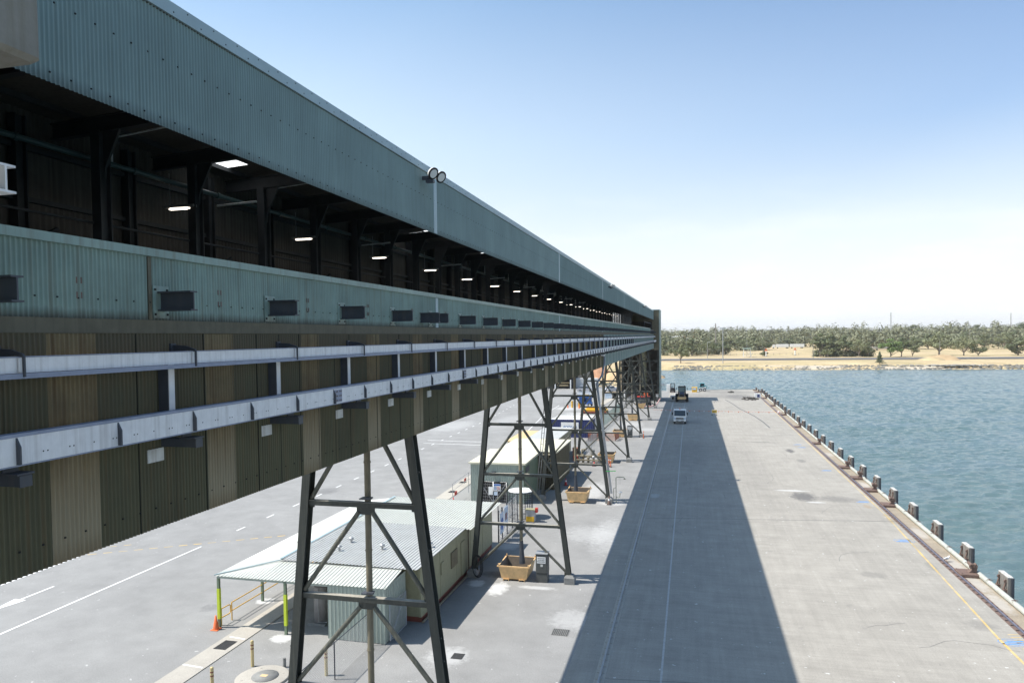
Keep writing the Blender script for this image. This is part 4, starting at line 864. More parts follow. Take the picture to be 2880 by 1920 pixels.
t_ = thing('mesh_gate', 'galvanised mesh gate leaning against the pale green store room', 'gate', (-14.0, 32.2, 0))
mb = MB(); wires(mb, lambda u, z: (-13.98, u, z+.2), 31.3, 33.3, 1.6, .1); mb.build('mesh', M['galv'], t_)
mb = MB(); [mb.tube(q, .024, 6) for q in ([(-13.98, 31.3, .15), (-13.98, 31.3, 1.85), (-13.98, 33.3, 1.85), (-13.98, 33.3, .15), (-13.98, 31.3, .15)], [(-13.98, 31.3, .15), (-13.98, 33.3, 1.85)])]; mb.build('frame', M['galv'], t_)
# hose on the second trestle
mb = MB()
for j in range(3):
    a = .05*j; mb.tube([(-12.62+a+(.26+.03*j)*math.cos(i*math.pi/9), 41.0-.04*j, .78+(.62+.03*j)*math.sin(i*math.pi/9)) for i in range(19)], .024, 6)
mb.solo('coiled_hose', M['black'], 'black coiled hose hung on the left leg of the second trestle', 'hose', (-12.6, 41, .1))
# ------------------------------------------------------------------ green building with turnstile
Gb = thing('green_building', 'green corrugated gatehouse building with cream roof and mesh gates', 'gatehouse', (-16.5, 64, 0))
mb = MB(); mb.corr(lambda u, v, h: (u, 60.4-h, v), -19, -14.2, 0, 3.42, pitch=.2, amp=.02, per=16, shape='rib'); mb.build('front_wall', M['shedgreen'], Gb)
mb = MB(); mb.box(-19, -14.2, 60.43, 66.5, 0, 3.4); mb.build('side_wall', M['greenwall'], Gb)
mb = MB(); mb.box(-18.4, -12.7, 66.5, 75.5, 0, 3.3); mb.corr(lambda u, v, h: (-12.69+h, u, v), 66.6, 75.4, 0, 3.25, pitch=.2, amp=.02, per=12, shape='rib'); mb.corr(lambda u, v, h: (u, 66.48-h, v), -14.2, -12.7, 0, 3.25, pitch=.2, amp=.02, per=12, shape='rib'); mb.build('annexe_wall', M['brownwall'], Gb)
def rib2(x0, x1, y0, y1, z0, z1, mt, nm='roof', pr=Gb):
    mb = MB(); mb.corr(lambda u, v, h: (v, u, z0+(u-y0)/(y1-y0)*(z1-z0)+h), y0, y1, x0, x1, pitch=.7, amp=.012, per=14, shape='rib'); mb.box(x0, x1, y0, y1, z0-.12, z0-.02); return mb.build(nm, mt, pr)
rib2(-19.15, -14.0, 60.2, 67.4, 3.52, 3.62, M['roofcream']); rib2(-18.6, -12.5, 67.4, 75.8, 3.5, 3.42, M['roofcream'])
MB().box(-14.19, -14.16, 61.2, 62.6, 2.55, 3.05).build('louvre', M['darksteel'], Gb)
mb = MB(); mb.box(-17.0, -16.7, 60.1, 60.4, 2.5, 2.75); mb.build('wall_light', M['darksteel'], Gb)
mb = MB(); mb.box(-18.1, -15.7, 60.3, 60.38, .02, 1.86); mb.build('gate_opening', M['dark'], Gb)
for x0, x1, s_ in ((-18.1, -16.92, 1), (-16.88, -15.7, -1)):
    mb = MB(); y = 60.22
    mb.tube([(x0, y, .05), (x0, y, 1.88), (x1, y, 1.88), (x1, y, .05), (x0, y, .05)], .03, 6); mb.tube([(x0 if s_ > 0 else x1, y, 1.8), (x1 if s_ > 0 else x0, y, .1)], .025, 6)
    for i in range(1, 7): mb.tube([(x0+(x1-x0)*i/7, y, .05), (x0+(x1-x0)*i/7, y, 1.86)], .008, 4); mb.tube([(x0, y, .27*i), (x1, y, .27*i)], .008, 4)
    mb.build('mesh_gate_leaf', M['galv'], Gb)
t_ = thing('warning_board', 'white warning board with blue header and red ring on the mesh gate', 'sign', (-16.5, 60.12, 1.2))
MB().box(-16.85, -16.2, 60.1, 60.13, 1.1, 1.72).build('board', M['white'], t_); MB().box(-16.84, -16.21, 60.088, 60.098, 1.58, 1.71).build('blue_header', M['blue'], t_)
mb = MB(); mb.tube([(-16.4+.11*math.cos(i*.4), 60.09, 1.36+.11*math.sin(i*.4)) for i in range(17)], .014, 5); mb.bar((-16.47, 60.09, 1.43), (-16.33, 60.09, 1.29), .01, .02); mb.build('red_ring', M['red'], t_)
mb = MB(); [mb.box(-16.82, -16.56, 60.092, 60.098, 1.2+.07*i, 1.225+.07*i) for i in range(5)]; mb.build('text_lines', M['bluetxt'], t_)
t_ = thing('notice_board', 'plain white notice board on the left gate leaf', 'sign', (-17.1, 60.12, .8)); MB().box(-17.3, -16.92, 60.1, 60.13, .75, 1.45).build('board', M['white'], t_)
t_ = thing('small_sign', 'small grey lettered sign under the warning board', 'sign', (-16.6, 60.12, .8)); MB().box(-16.8, -16.42, 60.1, 60.13, .72, 1.04).build('board', M['bluetip'], t_)
# turnstile
cx_, cy_ = -13.35, 55.8
t_ = thing('turnstile', 'full height cage turnstile with pale round canopy in front of the green building', 'turnstile', (cx_, cy_, 0))
mb = MB(); mb.lathe([(0, 2.3), (1.02, 2.22), (1.02, 2.16), (0, 2.16)], (cx_, cy_, 0), 14, sm=False); mb.build('canopy', M['white'], t_)
mb = MB()
for i in range(26):
    a = i*2*math.pi/26; mb.tube([(cx_+.92*math.cos(a), cy_+.92*math.sin(a), 0), (cx_+.92*math.cos(a), cy_+.92*math.sin(a), 2.2)], .018, 5)
for z in (.1, 2.1): mb.tube([(cx_+.92*math.cos(i*.3), cy_+.92*math.sin(i*.3), z) for i in range(22)], .025, 5)
mb.build('cage', M['darksteel'], t_)
mb = MB(); mb.tube([(cx_, cy_, 0), (cx_, cy_, 2.2)], .05, 8)
for k in range(3):
    for i in range(10): a = k*2.094+.4; mb.tube([(cx_, cy_, .25+.2*i), (cx_+.82*math.cos(a), cy_+.82*math.sin(a), .25+.2*i)], .018, 5)
mb.build('rotor', M['galv'], t_)
t_ = thing('turnstile_gate', 'galvanised gridded side gate beside the cage turnstile', 'gate', (-14.4, 54.6, 0))
mb = MB()
for i in range(7): mb.tube([(-14.2+.12*i, 54.4, 0), (-14.2+.12*i, 54.4, 2.1)], .014, 4)
for i in range(14): mb.tube([(-14.2, 54.4, .15*i+.05), (-13.48, 54.4, .15*i+.05)], .012, 4)
mb.tube([(-14.9, 54.4, 0), (-14.9, 54.4, 2.5), (-14.2, 54.4, 2.5), (-14.2, 54.4, 0)], .04, 6); mb.build('frame', M['darksteel'], t_)
t_ = thing('wash_station', 'low steel cabinet with yellow panel beside the second trestle pipe', 'cabinet', (-12.35, 54.6, 0))
mb = MB(); mb.cbox((-12.3, 54.7, .48), (.72, .5, .95), 0, .01); mb.build('body', M['galv'], t_); mb = MB(); mb.cbox((-12.3, 54.7, .98), (.82, .6, .05)); mb.build('top', M['cream'], t_); MB().box(-12.64, -12.0, 54.43, 54.445, .05, .45).build('panel', M['yellow'], t_); mb = MB(); mb.cbox((-11.82, 54.6, .95), (.2, .3, .34)); mb.build('red_box', M['red'], t_)
t_ = thing('steel_fence', 'grey steel fence with blue and white sign boards right of the cream office', 'fence', (-13.3, 50.5, 0))
for y in (48.6, 49.6, 51, 52.6, 54.2): MB().box(-13.33, -13.25, y-.04, y+.04, 0, 2.3).build('post', M['darksteel'], t_)
mb = MB(); wires(mb, lambda u, z: (-13.3, u, z+.1), 48.6, 54.2, 2.0, .14); mb.build('mesh', M['galv'], t_)
mb = MB(); [mb.tube([(-13.3, 48.6, z), (-13.3, 54.2, z)], .025, 6) for z in (.1, 1.1, 2.15)]; mb.build('rail', M['galv'], t_)
t_ = thing('sign_board', 'white board with a blue oval hung on the steel fence', 'sign', (-13.2, 49.2, .6)); MB().box(-13.22, -13.19, 48.75, 49.7, .55, 2.0).build('board', M['bluetip'], t_)
mb = MB(); mb.add([(-13.185, 49.22+.36*math.cos(i*.3), 1.2+.44*math.sin(i*.3)) for i in range(21)], [tuple(range(21))]); mb.build('blue_oval', M['blue'], t_)
t_ = thing('sign_board', 'pale blue safety board with figures, farther along the steel fence', 'sign', (-13.2, 50.4, .6)); MB().box(-13.22, -13.19, 49.95, 50.9, .75, 2.15).build('board', M['bluetip'], t_)
mb = MB(); [mb.box(-13.188, -13.183, 50.1+.22*i, 50.24+.22*i, 1.2, 1.7) for i in range(3)]; mb.build('figure_panel', M['redbrown'], t_)
# portable barrier left of the green building
t_ = thing('scaffold_barrier', 'thin grey scaffold barrier with red panels left of the green building', 'barrier', (-19.9, 61, 0))
mb = MB()
for x, y in ((-20.1, 58.6), (-19.6, 63.5), (-20.3, 63.8)): mb.tube([(x, y, 0), (x, y, 1.9)], .025, 6)
for z in (.7, 1.3, 1.9): mb.tube([(-20.1, 58.6, z), (-20.3, 63.8, z), (-19.6, 63.5, z)], .02, 6)
mb.build('frame', M['galv'], t_); mb = MB(); mb.cbox((-20.2, 62.5, 1.5), (.05, .5, .25)); mb.cbox((-20.1, 59.5, .9), (.05, .6, .3)); mb.build('red_panel', M['red'], t_)
# ------------------------------------------------------------------ yard beyond the green building
t_ = thing('grey_portable', 'long portable building with pale grey roof and row of side windows', 'portable building', (-16.2, 82, 0))
mb = MB(); mb.box(-18.0, -14.75, 76, 89, .2, 2.95); mb.build('wall', M['cream'], t_)
MB().box(-18.1, -14.5, 75.6, 89.3, 2.97, 3.05).build('roof', M['roofgrey'], t_); MB().box(-18.15, -14.4, 75.5, 75.6, 2.85, 3.08).build('gutter', M['darksteel'], t_)
for y in (77.5, 79.6, 81.8, 84, 86): MB().box(-14.75, -14.72, y, y+1.2, 1.2, 2.3).build('window', M['glass'], t_)
t_ = thing('tan_roof_shed', 'low shed with tan roof left of the grey portable', 'shed', (-19, 80, 0)); MB().box(-19.9, -18.2, 77.2, 85.6, 0, 2.9).build('wall', M['cream'], t_); MB().box(-20.1, -18.1, 76.8, 86, 2.91, 3.0).build('roof', M['rooftan'], t_)
t_ = thing('water_barrier', 'red and white plastic road barrier beside the cream roof', 'barrier', (-20.2, 74, 0)); mb = MB(); mb.prism([(-.3, 0), (.3, 0), (.12, .4), (.1, 1), (-.1, 1), (-.12, .4)], 0, 1.4, 'y'); mb.v = [(x-20.2, y+72.6, z) for x, y, z in mb.v]; mb.build('red_section', M['red'], t_)
mb = MB(); mb.prism([(-.3, 0), (.3, 0), (.12, .4), (.1, 1), (-.1, 1), (-.12, .4)], 0, 1.4, 'y'); mb.v = [(x-20.2, y+74.05, z) for x, y, z in mb.v]; mb.build('white_section', M['white'], t_)
def container(x0, x1, y0, y1, label, body, roof, sign=None, h=2.59):
    t_ = thing('shipping_container', label, 'shipping container', ((x0+x1)/2, (y0+y1)/2, 0), 0, 'shipping containers in the yard')
    mb = MB(); mb.corr(lambda u, v, q: (u, y0-q, v), x0+.1, x1-.1, .15, h-.12, pitch=.28, amp=.03, per=16, shape='rib'); mb.box(x0+.05, x1-.05, y0+.05, y1-.05, .12, h-.05)
    mb.corr(lambda u, v, q: (x1+q, u, v), y0+.1, y1-.1, .15, h-.12, pitch=.28, amp=.03, per=16, shape='rib'); mb.build('body', body, t_)
    mb = MB()
    for x in (x0+.06, x1-.06):
        for y in (y0+.04, y1-.04): mb.box(x-.06, x+.06, y-.06, y+.06, 0, h)
    for y in (y0+.02, y1-.02):
        for z in (.08, h-.06): mb.box(x0+.13, x1-.13, y-.06, y+.06, z-.06, z+.055)
    mb.build('frame', body, t_)
    mb = MB(); mb.corr(lambda u, v, q: (u, v, h+.01+q), x0, x1, y0, y1, pitch=.28, amp=.012, per=12, shape='rib'); mb.build('roof', roof, t_)
    if sign:
        MB().box(x0+1.5, x1-2.0, y0-.06, y0-.045, .75, 2.2).build('sign_board', M['white'], t_)
        text('lettering', sign, M['bluetxt'], t_, ((x0+x1)/2-.3, y0-.064, 1.5), .5, (math.pi/2, 0, 0), .003, True, .35)
    return t_
container(-19.75, -13.7, 101.6, 104.0, 'navy blue shipping container with white lettered sign board', M['navy'], M['white'], 'PODIUM')
container(-19.6, -13.8, 104.6, 107.0, 'white roofed shipping container directly behind the navy one', M['white'], M['white'])
container(-31.6, -25.6, 200.5, 203, 'white ribbed shipping container behind the parked silver cars', M['white'], M['white'])
# pump pipework
t_ = thing('pump_manifold', 'beige pump and pipe manifold on the asphalt between trestles', 'pump', (-11.2, 81.6, 0))
mb = MB(); mb.tube([(-12.6, 81.6, .75), (-9.3, 81.6, .75)], .12, 10); mb.tube([(-12.9, 81.3, .35), (-9.8, 81.3, .35)], .09, 10); mb.tube([(-12.3, 81.6, .75), (-12.3, 81.9, 1.45), (-11.9, 81.9, 1.5)], .1, 8); mb.build('pipe', M['pipebeige'], t_)
for x, h in ((-12.7, .95), (-12.1, 1.0), (-11.5, .75), (-10.9, .85), (-10.3, .6), (-9.7, .7)): mb = MB(); mb.lathe([(.13, 0), (.13, h*.7), (.2, h*.72), (.2, h*.8), (.12, h), (0, h)], (x, 81.45, 0), 10); mb.build('valve', M['pipebeige'] if x < -11 else M['galv'], t_)
mb = MB(); mb.lathe([(.2, .5), (.28, 1.4), (.26, 1.45), (0, 1.45)], (-11.1, 82, 0), 12); mb.build('hopper', M['concgrey'], t_)
mb = MB(); mb.tube([(-12.9+.25*math.cos(i*.5), 81.0, .55+.35*math.sin(i*.5)) for i in range(10)], .05, 6); mb.build('red_hose', M['red'], t_)
t_ = thing('pallet_stack', 'red brown stack of crates by the grey portable', 'crate stack', (-13.5, 84.8, 0)); 
for i in range(4): mb = MB(); mb.cbox((-13.45, 84.8, .18+.3*i), (.75, .75, .26), 0, .01); mb.build('crate', M['brick'], t_)
def rpost(loc, label):
    t_ = thing('guide_post', label, 'guide post', loc, 0, 'red guide posts'); mb = MB(); mb.tube([(0, 0, 0), (0, 0, 1.02)], .055, 10); mb.build('post', M['orange'], t_, False); mb = MB(); mb.tube([(0, 0, .7), (0, 0, .82)], .06, 10); mb.build('white_band', M['white'], t_, False); mb = MB(); mb.cbox((0, 0, .025), (.26, .26, .05)); mb.build('base', M['black'], t_, False)
rpost((-8.95, 79.6, 0), 'red and white guide post, left one of a pair in front of a tan skip')
rpost((-8.72, 79.3, 0), 'red and white guide post, right one of a pair in front of a tan skip')
rpost((-6.6, 102.3, 0), 'single red guide post at the fifth trestle foot')
# temporary fences with green shade and orange mesh
def panel_fence(pts, label, mt, h=1.8, name='temporary_fence', postm='galv', fill=None):
    t_ = thing(name, label, 'fence', (*pts[0], 0))
    for (xa, ya), (xb, yb) in zip(pts, pts[1:]):
        n_ = max(1, int(math.hypot(xb-xa, yb-ya)/2.3))
        for i in range(n_+1): x, y = xa+(xb-xa)*i/n_, ya+(yb-ya)*i/n_; mb = MB(); mb.tube([(x, y, 0), (x, y, h)], .03, 6); mb.build('post', M[postm], t_)
        mb = MB(); L_ = math.hypot(xb-xa, yb-ya); f = lambda u, z: (xa+(xb-xa)*u/L_, ya+(yb-ya)*u/L_, z)
        k_ = 0
        while k_ < L_: mb.tube([f(k_, .1), f(k_, h)], .008 if not fill else .022, 3, caps=False); k_ += .22 if not fill else fill
        for i in range(7): mb.tube([f(0, .1+(h-.1)*i/6), f(L_, .1+(h-.1)*i/6)], .009 if not fill else .022, 3, caps=False)
        mb.build('mesh', M[mt], t_)
panel_fence([(-13.9, 104.5), (-13.3, 126), (-13.0, 140)], 'temporary mesh fence with pale green screening right of the containers', 'greenmesh', 1.9, fill=.35)
panel_fence([(-13.9, 98.6), (-10.2, 98.9), (-10.0, 101.8)], 'orange plastic barrier mesh around the tan skip', 'meshorange', 1.0, 'barrier_mesh', 'redbrown', .11)
panel_fence([(-13.9, 98.4), (-13.9, 104)], 'orange plastic barrier mesh beside the navy container', 'meshorange', 1.1, 'barrier_mesh', 'redbrown', .11)
panel_fence([(-12.4, 86), (-12.6, 97)], 'bare temporary mesh fence beside the pump pipework', 'galv', 1.9)
panel_fence([(-13, 142), (-12, 158)], 'temporary mesh fence leading to the end tower', 'galv', 1.9)
panel_fence([(-25.5, 145.5), (-22.4, 144.2)], 'bare mesh barrier left of the blue scissor lift', 'galv', 1.9)
for x, y, w_ in ((-23.6, 144.3, 'left'), (-22.2, 144.6, 'right')):
    mb = MB(); mb.tube([(x, y, 0), (x, y, 1.35)], .18, 12); mb.solo('yellow_post', M['yellow'], 'stout yellow post by the scissor lift, %s of the pair' % w_, 'post', (x, y, 0), 'yellow posts')
# conduit on the third trestle, junction box on the gallery
t_ = thing('cable_conduit', 'pale grey cable conduit bending down the right leg of the third trestle', 'conduit', (-7.1, 62, 0))
for o in (0, .1, .2):
    mb = MB(); mb.tube([(-7.8+o*.4, 66.0, 12.6), (-7.75+o*.4, 65.6, 12.0), (-7.7+o*.4, 63.2, 11.0), (lx(10.4, 1)+.28+o*.6, 61.9, 10.4), (lx(6, 1)+.28+o*.6, 61.9, 6), (lx(.9, 1)+.28+o*.6, 61.9, .9)], .045, 7); mb.build('pipe', M['galv'], t_)
mb = MB(); mb.cbox((-7.88, 66.2, 12.9), (.2, .9, .5)); mb.build('junction_box', M['whitesteel'], t_)
t_ = thing('strip_lamp_arm', 'short bright green arm on the third trestle right leg', 'bracket', (-6.9, 61.9, 2.8)); MB().bar((-7.2, 61.7, 2.85), (-6.35, 61.7, 2.9), .06, .05).build('arm', P('bright_green', (.05, .7, .12), .4), t_)
t_ = thing('safety_shower', 'thin safety shower stand with overhead rose beside the third trestle', 'safety shower', (-6.4, 62.2, 0))
mb = MB(); mb.tube([(-6.4, 62.2, 0), (-6.4, 62.2, 2.2), (-6.3, 62.2, 2.28), (-5.75, 62.2, 2.28), (-5.65, 62.2, 2.2)], .03, 7); mb.tube([(-6.6, 62.2, 0), (-6.6, 62.2, 1.3), (-6.4, 62.2, 1.35)], .025, 6); mb.tube([(-6.4, 62.2, .5), (-6.1, 62.2, .5), (-6.05, 62.2, .85)], .03, 6); mb.build('pipe', M['greenwall'], t_)
mb = MB(); mb.lathe([(.02, .06), (.12, 0), (0, 0)], (-5.65, 62.2, 2.12), 12); mb.build('shower_rose', M['cream'], t_); mb = MB(); mb.lathe([(0, .86), (.12, .9), (.15, .99), (.11, 1.0), (0, .93)], (-6.05, 62.2, 0), 12); mb.build('eyewash_bowl', M['white'], t_); mb = MB(); mb.tube([(-6.05, 62.2, 2.26), (-6.05, 62.2, 1.7)], .008, 4); mb.build('pull_rod', M['galv'], t_)
# scissor lift
t_ = thing('scissor_lift', 'blue scissor lift parked behind the containers', 'scissor lift', (-21.2, 146.5, 0))
mb = MB(); mb.cbox((-21.2, 146.5, .75), (2.9, 1.5, .4), 0, .03); mb.build('chassis', M['blue'], t_)
for x in (-22.2, -20.2):
    for y in (145.75, 147.25): mb = MB(); mb.wheel((x, y, .42), .42, .28, 'y'); mb.build('wheel', [M['black'], M['white']], t_)
for i in range(4):
    mb = MB(); z = 1.0+.25*i
    for y in (145.9, 147.1): mb.bar((-22.5, y, z), (-19.9, y, z+.2), .08, .12); mb.bar((-22.5, y, z+.2), (-19.9, y, z), .08, .12)
    mb.build('scissor_arm', M['blue'], t_)
mb = MB(); mb.cbox((-21.2, 146.5, 2.05), (3.0, 1.6, .16)); mb.build('platform', M['blue'], t_)
mb = MB()
for y in (145.75, 147.25):
    for z in (2.6, 3.0): mb.tube([(-22.65, y, z), (-19.75, y, z)], .03, 5)
    for i in range(5): mb.tube([(-22.65+.725*i, y, 2.1), (-22.65+.725*i, y, 3)], .03, 5)
mb.build('guard_rail', M['bluetip'], t_); mb = MB(); mb.cbox((-21.0, 145.72, 2.45), (1.3, .04, .3)); mb.build('yellow_panel', M['yellow'], t_)
t_ = thing('flatbed_trailer', 'yellow and red flat trailer behind the navy container', 'trailer', (-17.6, 134.5, 0))
mb = MB(); mb.cbox((-17.5, 134.5, .62), (4.4, 2.0, .3)); mb.build('yellow_deck', M['yellow'], t_); mb = MB(); mb.cbox((-17.5, 134.0, .32), (4.8, 2.4, .2)); mb.build('red_base', M['redbrown'], t_); mb = MB(); mb.cbox((-17.4, 134.8, .95), (3.8, .1, .35)); mb.build('side_board', M['yellow'], t_)
mb = MB(); mb.cbox((-18.2, 139, .5), (3.2, 1.6, .5), 0, .1); mb.solo('wrapped_load', M['white'], 'white wrapped load on the ground behind the yellow trailer', 'load', (-18.2, 139, .25))
t_ = thing('market_awning', 'small shelter with tan top and pale blue board beside the footpath', 'shelter', (-18.6, 167, 0)); mb = MB(); mb.box(-19.6, -16.4, 166, 168.5, 1.25, 1.35); mb.build('top', M['rooftan'], t_); mb = MB(); mb.box(-19.4, -17.9, 166.1, 166.15, .1, 1.2); mb.build('board', M['bluetip'], t_); mb = MB(); mb.box(-17.8, -16.6, 166.4, 168, 0, 1.25); mb.build('cupboard', M['dark'], t_)
# cars
def car(loc, rz, label, pickup=False):
    t_ = thing('parked_car', label, 'car', loc, rz, 'silver cars parked in the yard')
    mb = MB(); pr = [(-2.1, .35), (-2.15, .75), (-2.0, .95), (-1.0, 1.02), (1.7, 1.05), (2.1, .95), (2.15, .45), (2.1, .3), (1.75, .3), (1.65, .6), (1.4, .68), (1.1, .6), (1.0, .3), (-1.0, .3), (-1.1, .6), (-1.35, .68), (-1.65, .6), (-1.75, .3)]
    n_ = len(pr); vs = [(a, s_*.9, z) for s_ in (-1, 1) for a, z in pr]; top = list(range(0, 8)); 
    mb.add(vs, [(i, (i+1) % n_, n_+(i+1) % n_, n_+i) for i in range(n_)]+[(0, 1, 2, 3, 14, 15, 16, 17), (3, 4, 9, 10, 11, 12, 13, 14), (4, 5, 6, 7, 8, 9), tuple(n_+i for i in (17, 16, 15, 14, 3, 2, 1, 0)), tuple(n_+i for i in (14, 13, 12, 11, 10, 9, 4, 3)), tuple(n_+i for i in (9, 8, 7, 6, 5, 4))]); mb.build('body', M['silver'], t_, False)
    a, c = (-1.1, .7) if pickup else (-1.1, 1.9); rf_ = (-.45, .45) if pickup else (-.45, 1.35)
    mb = MB(); mb.add([(a, -.82, 1.0), (c, -.82, 1.0), (rf_[1], -.66, 1.5), (rf_[0], -.66, 1.5), (a, .82, 1.0), (c, .82, 1.0), (rf_[1], .66, 1.5), (rf_[0], .66, 1.5)], [(0, 1, 2, 3), (5, 4, 7, 6), (1, 5, 6, 2), (4, 0, 3, 7)]); mb.build('window', M['glass'], t_, False)
    mb = MB(); mb.cbox(((rf_[0]+rf_[1])/2, 0, 1.52), (rf_[1]-rf_[0]+.1, 1.34, .05), 0, .02); mb.bar((.4, -.75, 1.05), (.4, -.68, 1.5), .06, .05); mb.bar((.4, .75, 1.05), (.4, .68, 1.5), .06, .05); mb.build('roof', M['silver'], t_, False)
    for x in (-1.37, 1.38):
        for y in (-.82, .82): mb = MB(); mb.wheel((x, y, .34), .34, .22, 'y'); mb.build('wheel', [M['black'], M['galv']], t_, False)
    for y in (-.65, .65): mb = MB(); mb.cbox((-2.09, y, .78), (.08, .34, .14)); mb.build('headlight', M['white'], t_, False); mb = MB(); mb.cbox((2.11, y, .85), (.06, .3, .16)); mb.build('tail_light', M['red'], t_, False)
car((-26.7, 185.4, 0), math.pi, 'silver car seen side on in front of the white container')
car((-20.3, 186.5, 0), math.radians(55), 'silver pickup car parked at an angle right of the other', True)
mb = MB(); mb.cbox((-18.3, 190, .7), (1.6, 1.6, 1.4), 0, .02); mb.solo('timber_crate', M['rooftan'], 'tan crate to the right of the angled silver car', 'crate', (-18.3, 190, 0))
# far shed and mast on the left
t_ = thing('open_shed', 'large dark open fronted shed with pale posts at the back of the yard', 'shed', (-42, 197, 0))
mb = MB(); mb.box(-58, -32, 196, 212, 4.6, 5.0); mb.build('roof', M['inner'], t_); mb = MB(); mb.box(-58, -32, 206, 206.3, 0, 4.6); mb.box(-32.1, -32, 196, 206, 0, 4.6); mb.build('rear_wall', M['dark'], t_)
for x in (-52, -46.5, -41, -36.5, -32.2): MB().box(x-.15, x+.15, 194.6, 194.9, 0, 2.6 if x > -40 else 4.6).build('post', M['white'], t_)
mb = MB(); mb.cbox((-35, 199, .8), (3.2, 2, .5)); mb.cbox((-35, 199, 1.5), (4.2, 1.4, .3)); mb.solo('tan_machine', M['rooftan'], 'tan machine parked inside the dark open shed', 'machine', (-35, 199, 0))
t_ = thing('grey_silo', 'grey slab sided hopper building behind the white container', 'building', (-33, 218, 0)); MB().box(-37, -29.5, 214, 222, 0, 8.5).build('wall', M['concgrey'], t_); MB().box(-37.1, -29.4, 213.9, 222.1, 8.5, 8.7).build('roof', M['roofgrey'], t_)
def mound(c, r, h, mt, name, label, cat, kind=None, seed=1):
    mb = MB(); n_ = 20; vs = []
    for i in range(6):
        for j in range(n_):
            a = j*2*math.pi/n_; f = 1-i/5.; q = r*f*(1+.25*noise.noise((math.cos(a)*1.3+seed, math.sin(a)*1.3, seed))); vs.append((c[0]+q*math.cos(a), c[1]+q*math.sin(a)*.8, c[2]+h*(1-f*f)*(1+.2*noise.noise((q*.5, a, seed)))))
    mb.add(vs, [(i*n_+j, i*n_+(j+1) % n_, (i+1)*n_+(j+1) % n_, (i+1)*n_+j) for i in range(5) for j in range(n_)], 0, True); return mb.solo(name, M[mt], label, cat, c)
M['reddirt'] = ground('red_dirt', (.45, .25, .15), var=.25, scale=.6, fine=3, bump=0)
mound((-33, 244, -.1), 9, 4.5, 'reddirt', 'dirt_mound', 'red orange dirt mound beyond the white container', 'dirt mound', seed=2)
mound((-24, 232, -.1), 6, 3, 'dirt', 'dirt_mound', 'brown dirt mound behind the parked cars', 'dirt mound', seed=5)
mound((-17, 250, -.1), 8, 3.2, 'dirt', 'dirt_mound', 'dry brown mound to the right of the others, near the tower', 'dirt mound', seed=8)
mound((-9.6, 171, 0), 1.7, 2.6, 'white', 'white_mound', 'white dome shaped pile under the end tower', 'pile', seed=3)
mound((125, 410, 0), 9, 2.6, 'dirt', 'dirt_mound', 'bare earth mound on the far bank right of the small conifer', 'dirt mound', seed=4)
mound((118, 403, 0), 7, 1.6, 'grass', 'dirt_mound', 'low grassy mound beside the bare earth on the far bank', 'dirt mound', seed=6)
t_ = thing('compressor', 'dark grey compressor with red top near the end tower', 'compressor', (-9.9, 154, 0)); mb = MB(); mb.cbox((-9.9, 154, .9), (2.6, 1.6, 1.2), 0, .04); mb.build('body', M['darksteel'], t_); mb = MB(); mb.cbox((-9.9, 154, 1.55), (2.7, 1.7, .12)); mb.build('lid', M['red'], t_); [MB().wheel((x, 153.15, .3), .3, .2, 'y').build('wheel', [M['black'], M['galv']], t_) for x in (-10.8, -9.1)]
mb = MB(); mb.cbox((-9.6, 157.5, 1.0), (.9, .6, 2.0), 0, .02); mb.solo('red_locker', M['orange'], 'orange red upright locker behind the compressor', 'locker', (-9.6, 157.5, 0))
t_ = thing('yard_forklift', 'small black forklift beside the farthest skip', 'forklift', (-8.6, 148.8, 0))
mb = MB(); mb.cbox((-8.6, 149.4, .55), (1.0, 1.7, .6), 0, .05); mb.build('body', M['black'], t_); mb = MB(); [mb.bar((-8.6+dx, 149+dy, .8), (-8.6+dx, 149+dy, 1.9), .06, .06) for dx in (-.45, .45) for dy in (-.3, .9)]; mb.cbox((-8.6, 149.3, 1.93), (1.0, 1.4, .06)); mb.build('guard', M['black'], t_); mb = MB(); [mb.bar((-8.6+dx, 148.4, .1), (-8.6+dx, 148.4, 1.9), .08, .1) for dx in (-.3, .3)]; mb.build('mast', M['darksteel'], t_); [MB().wheel((x, y, .27), .27, .2).build('wheel', [M['black'], M['galv']], t_) for x in (-9.05, -8.15) for y in (148.8, 150)]
t_ = thing('chain_barrier', 'red and white chain barrier sagging at the last trestle foot', 'chain', (-6.8, 150, 0))
mb = MB(); mb2 = MB()
pts = [(-9.6, 147, .3), (-8.2, 147.3, .1), (-7.2, 147.6, .45), (-7.0, 152, .2), (-6.8, 156, .5), (-6.6, 160, .8)]
for i in range(40):
    q = i/40*5; a = int(q); f = q-a; p = Vector(pts[a]).lerp(Vector(pts[a+1]), f); (mb if i % 2 else mb2).sphere(p, .12, 6)
mb.build('red_links', M['red'], t_); mb2.build('white_links', M['white'], t_)
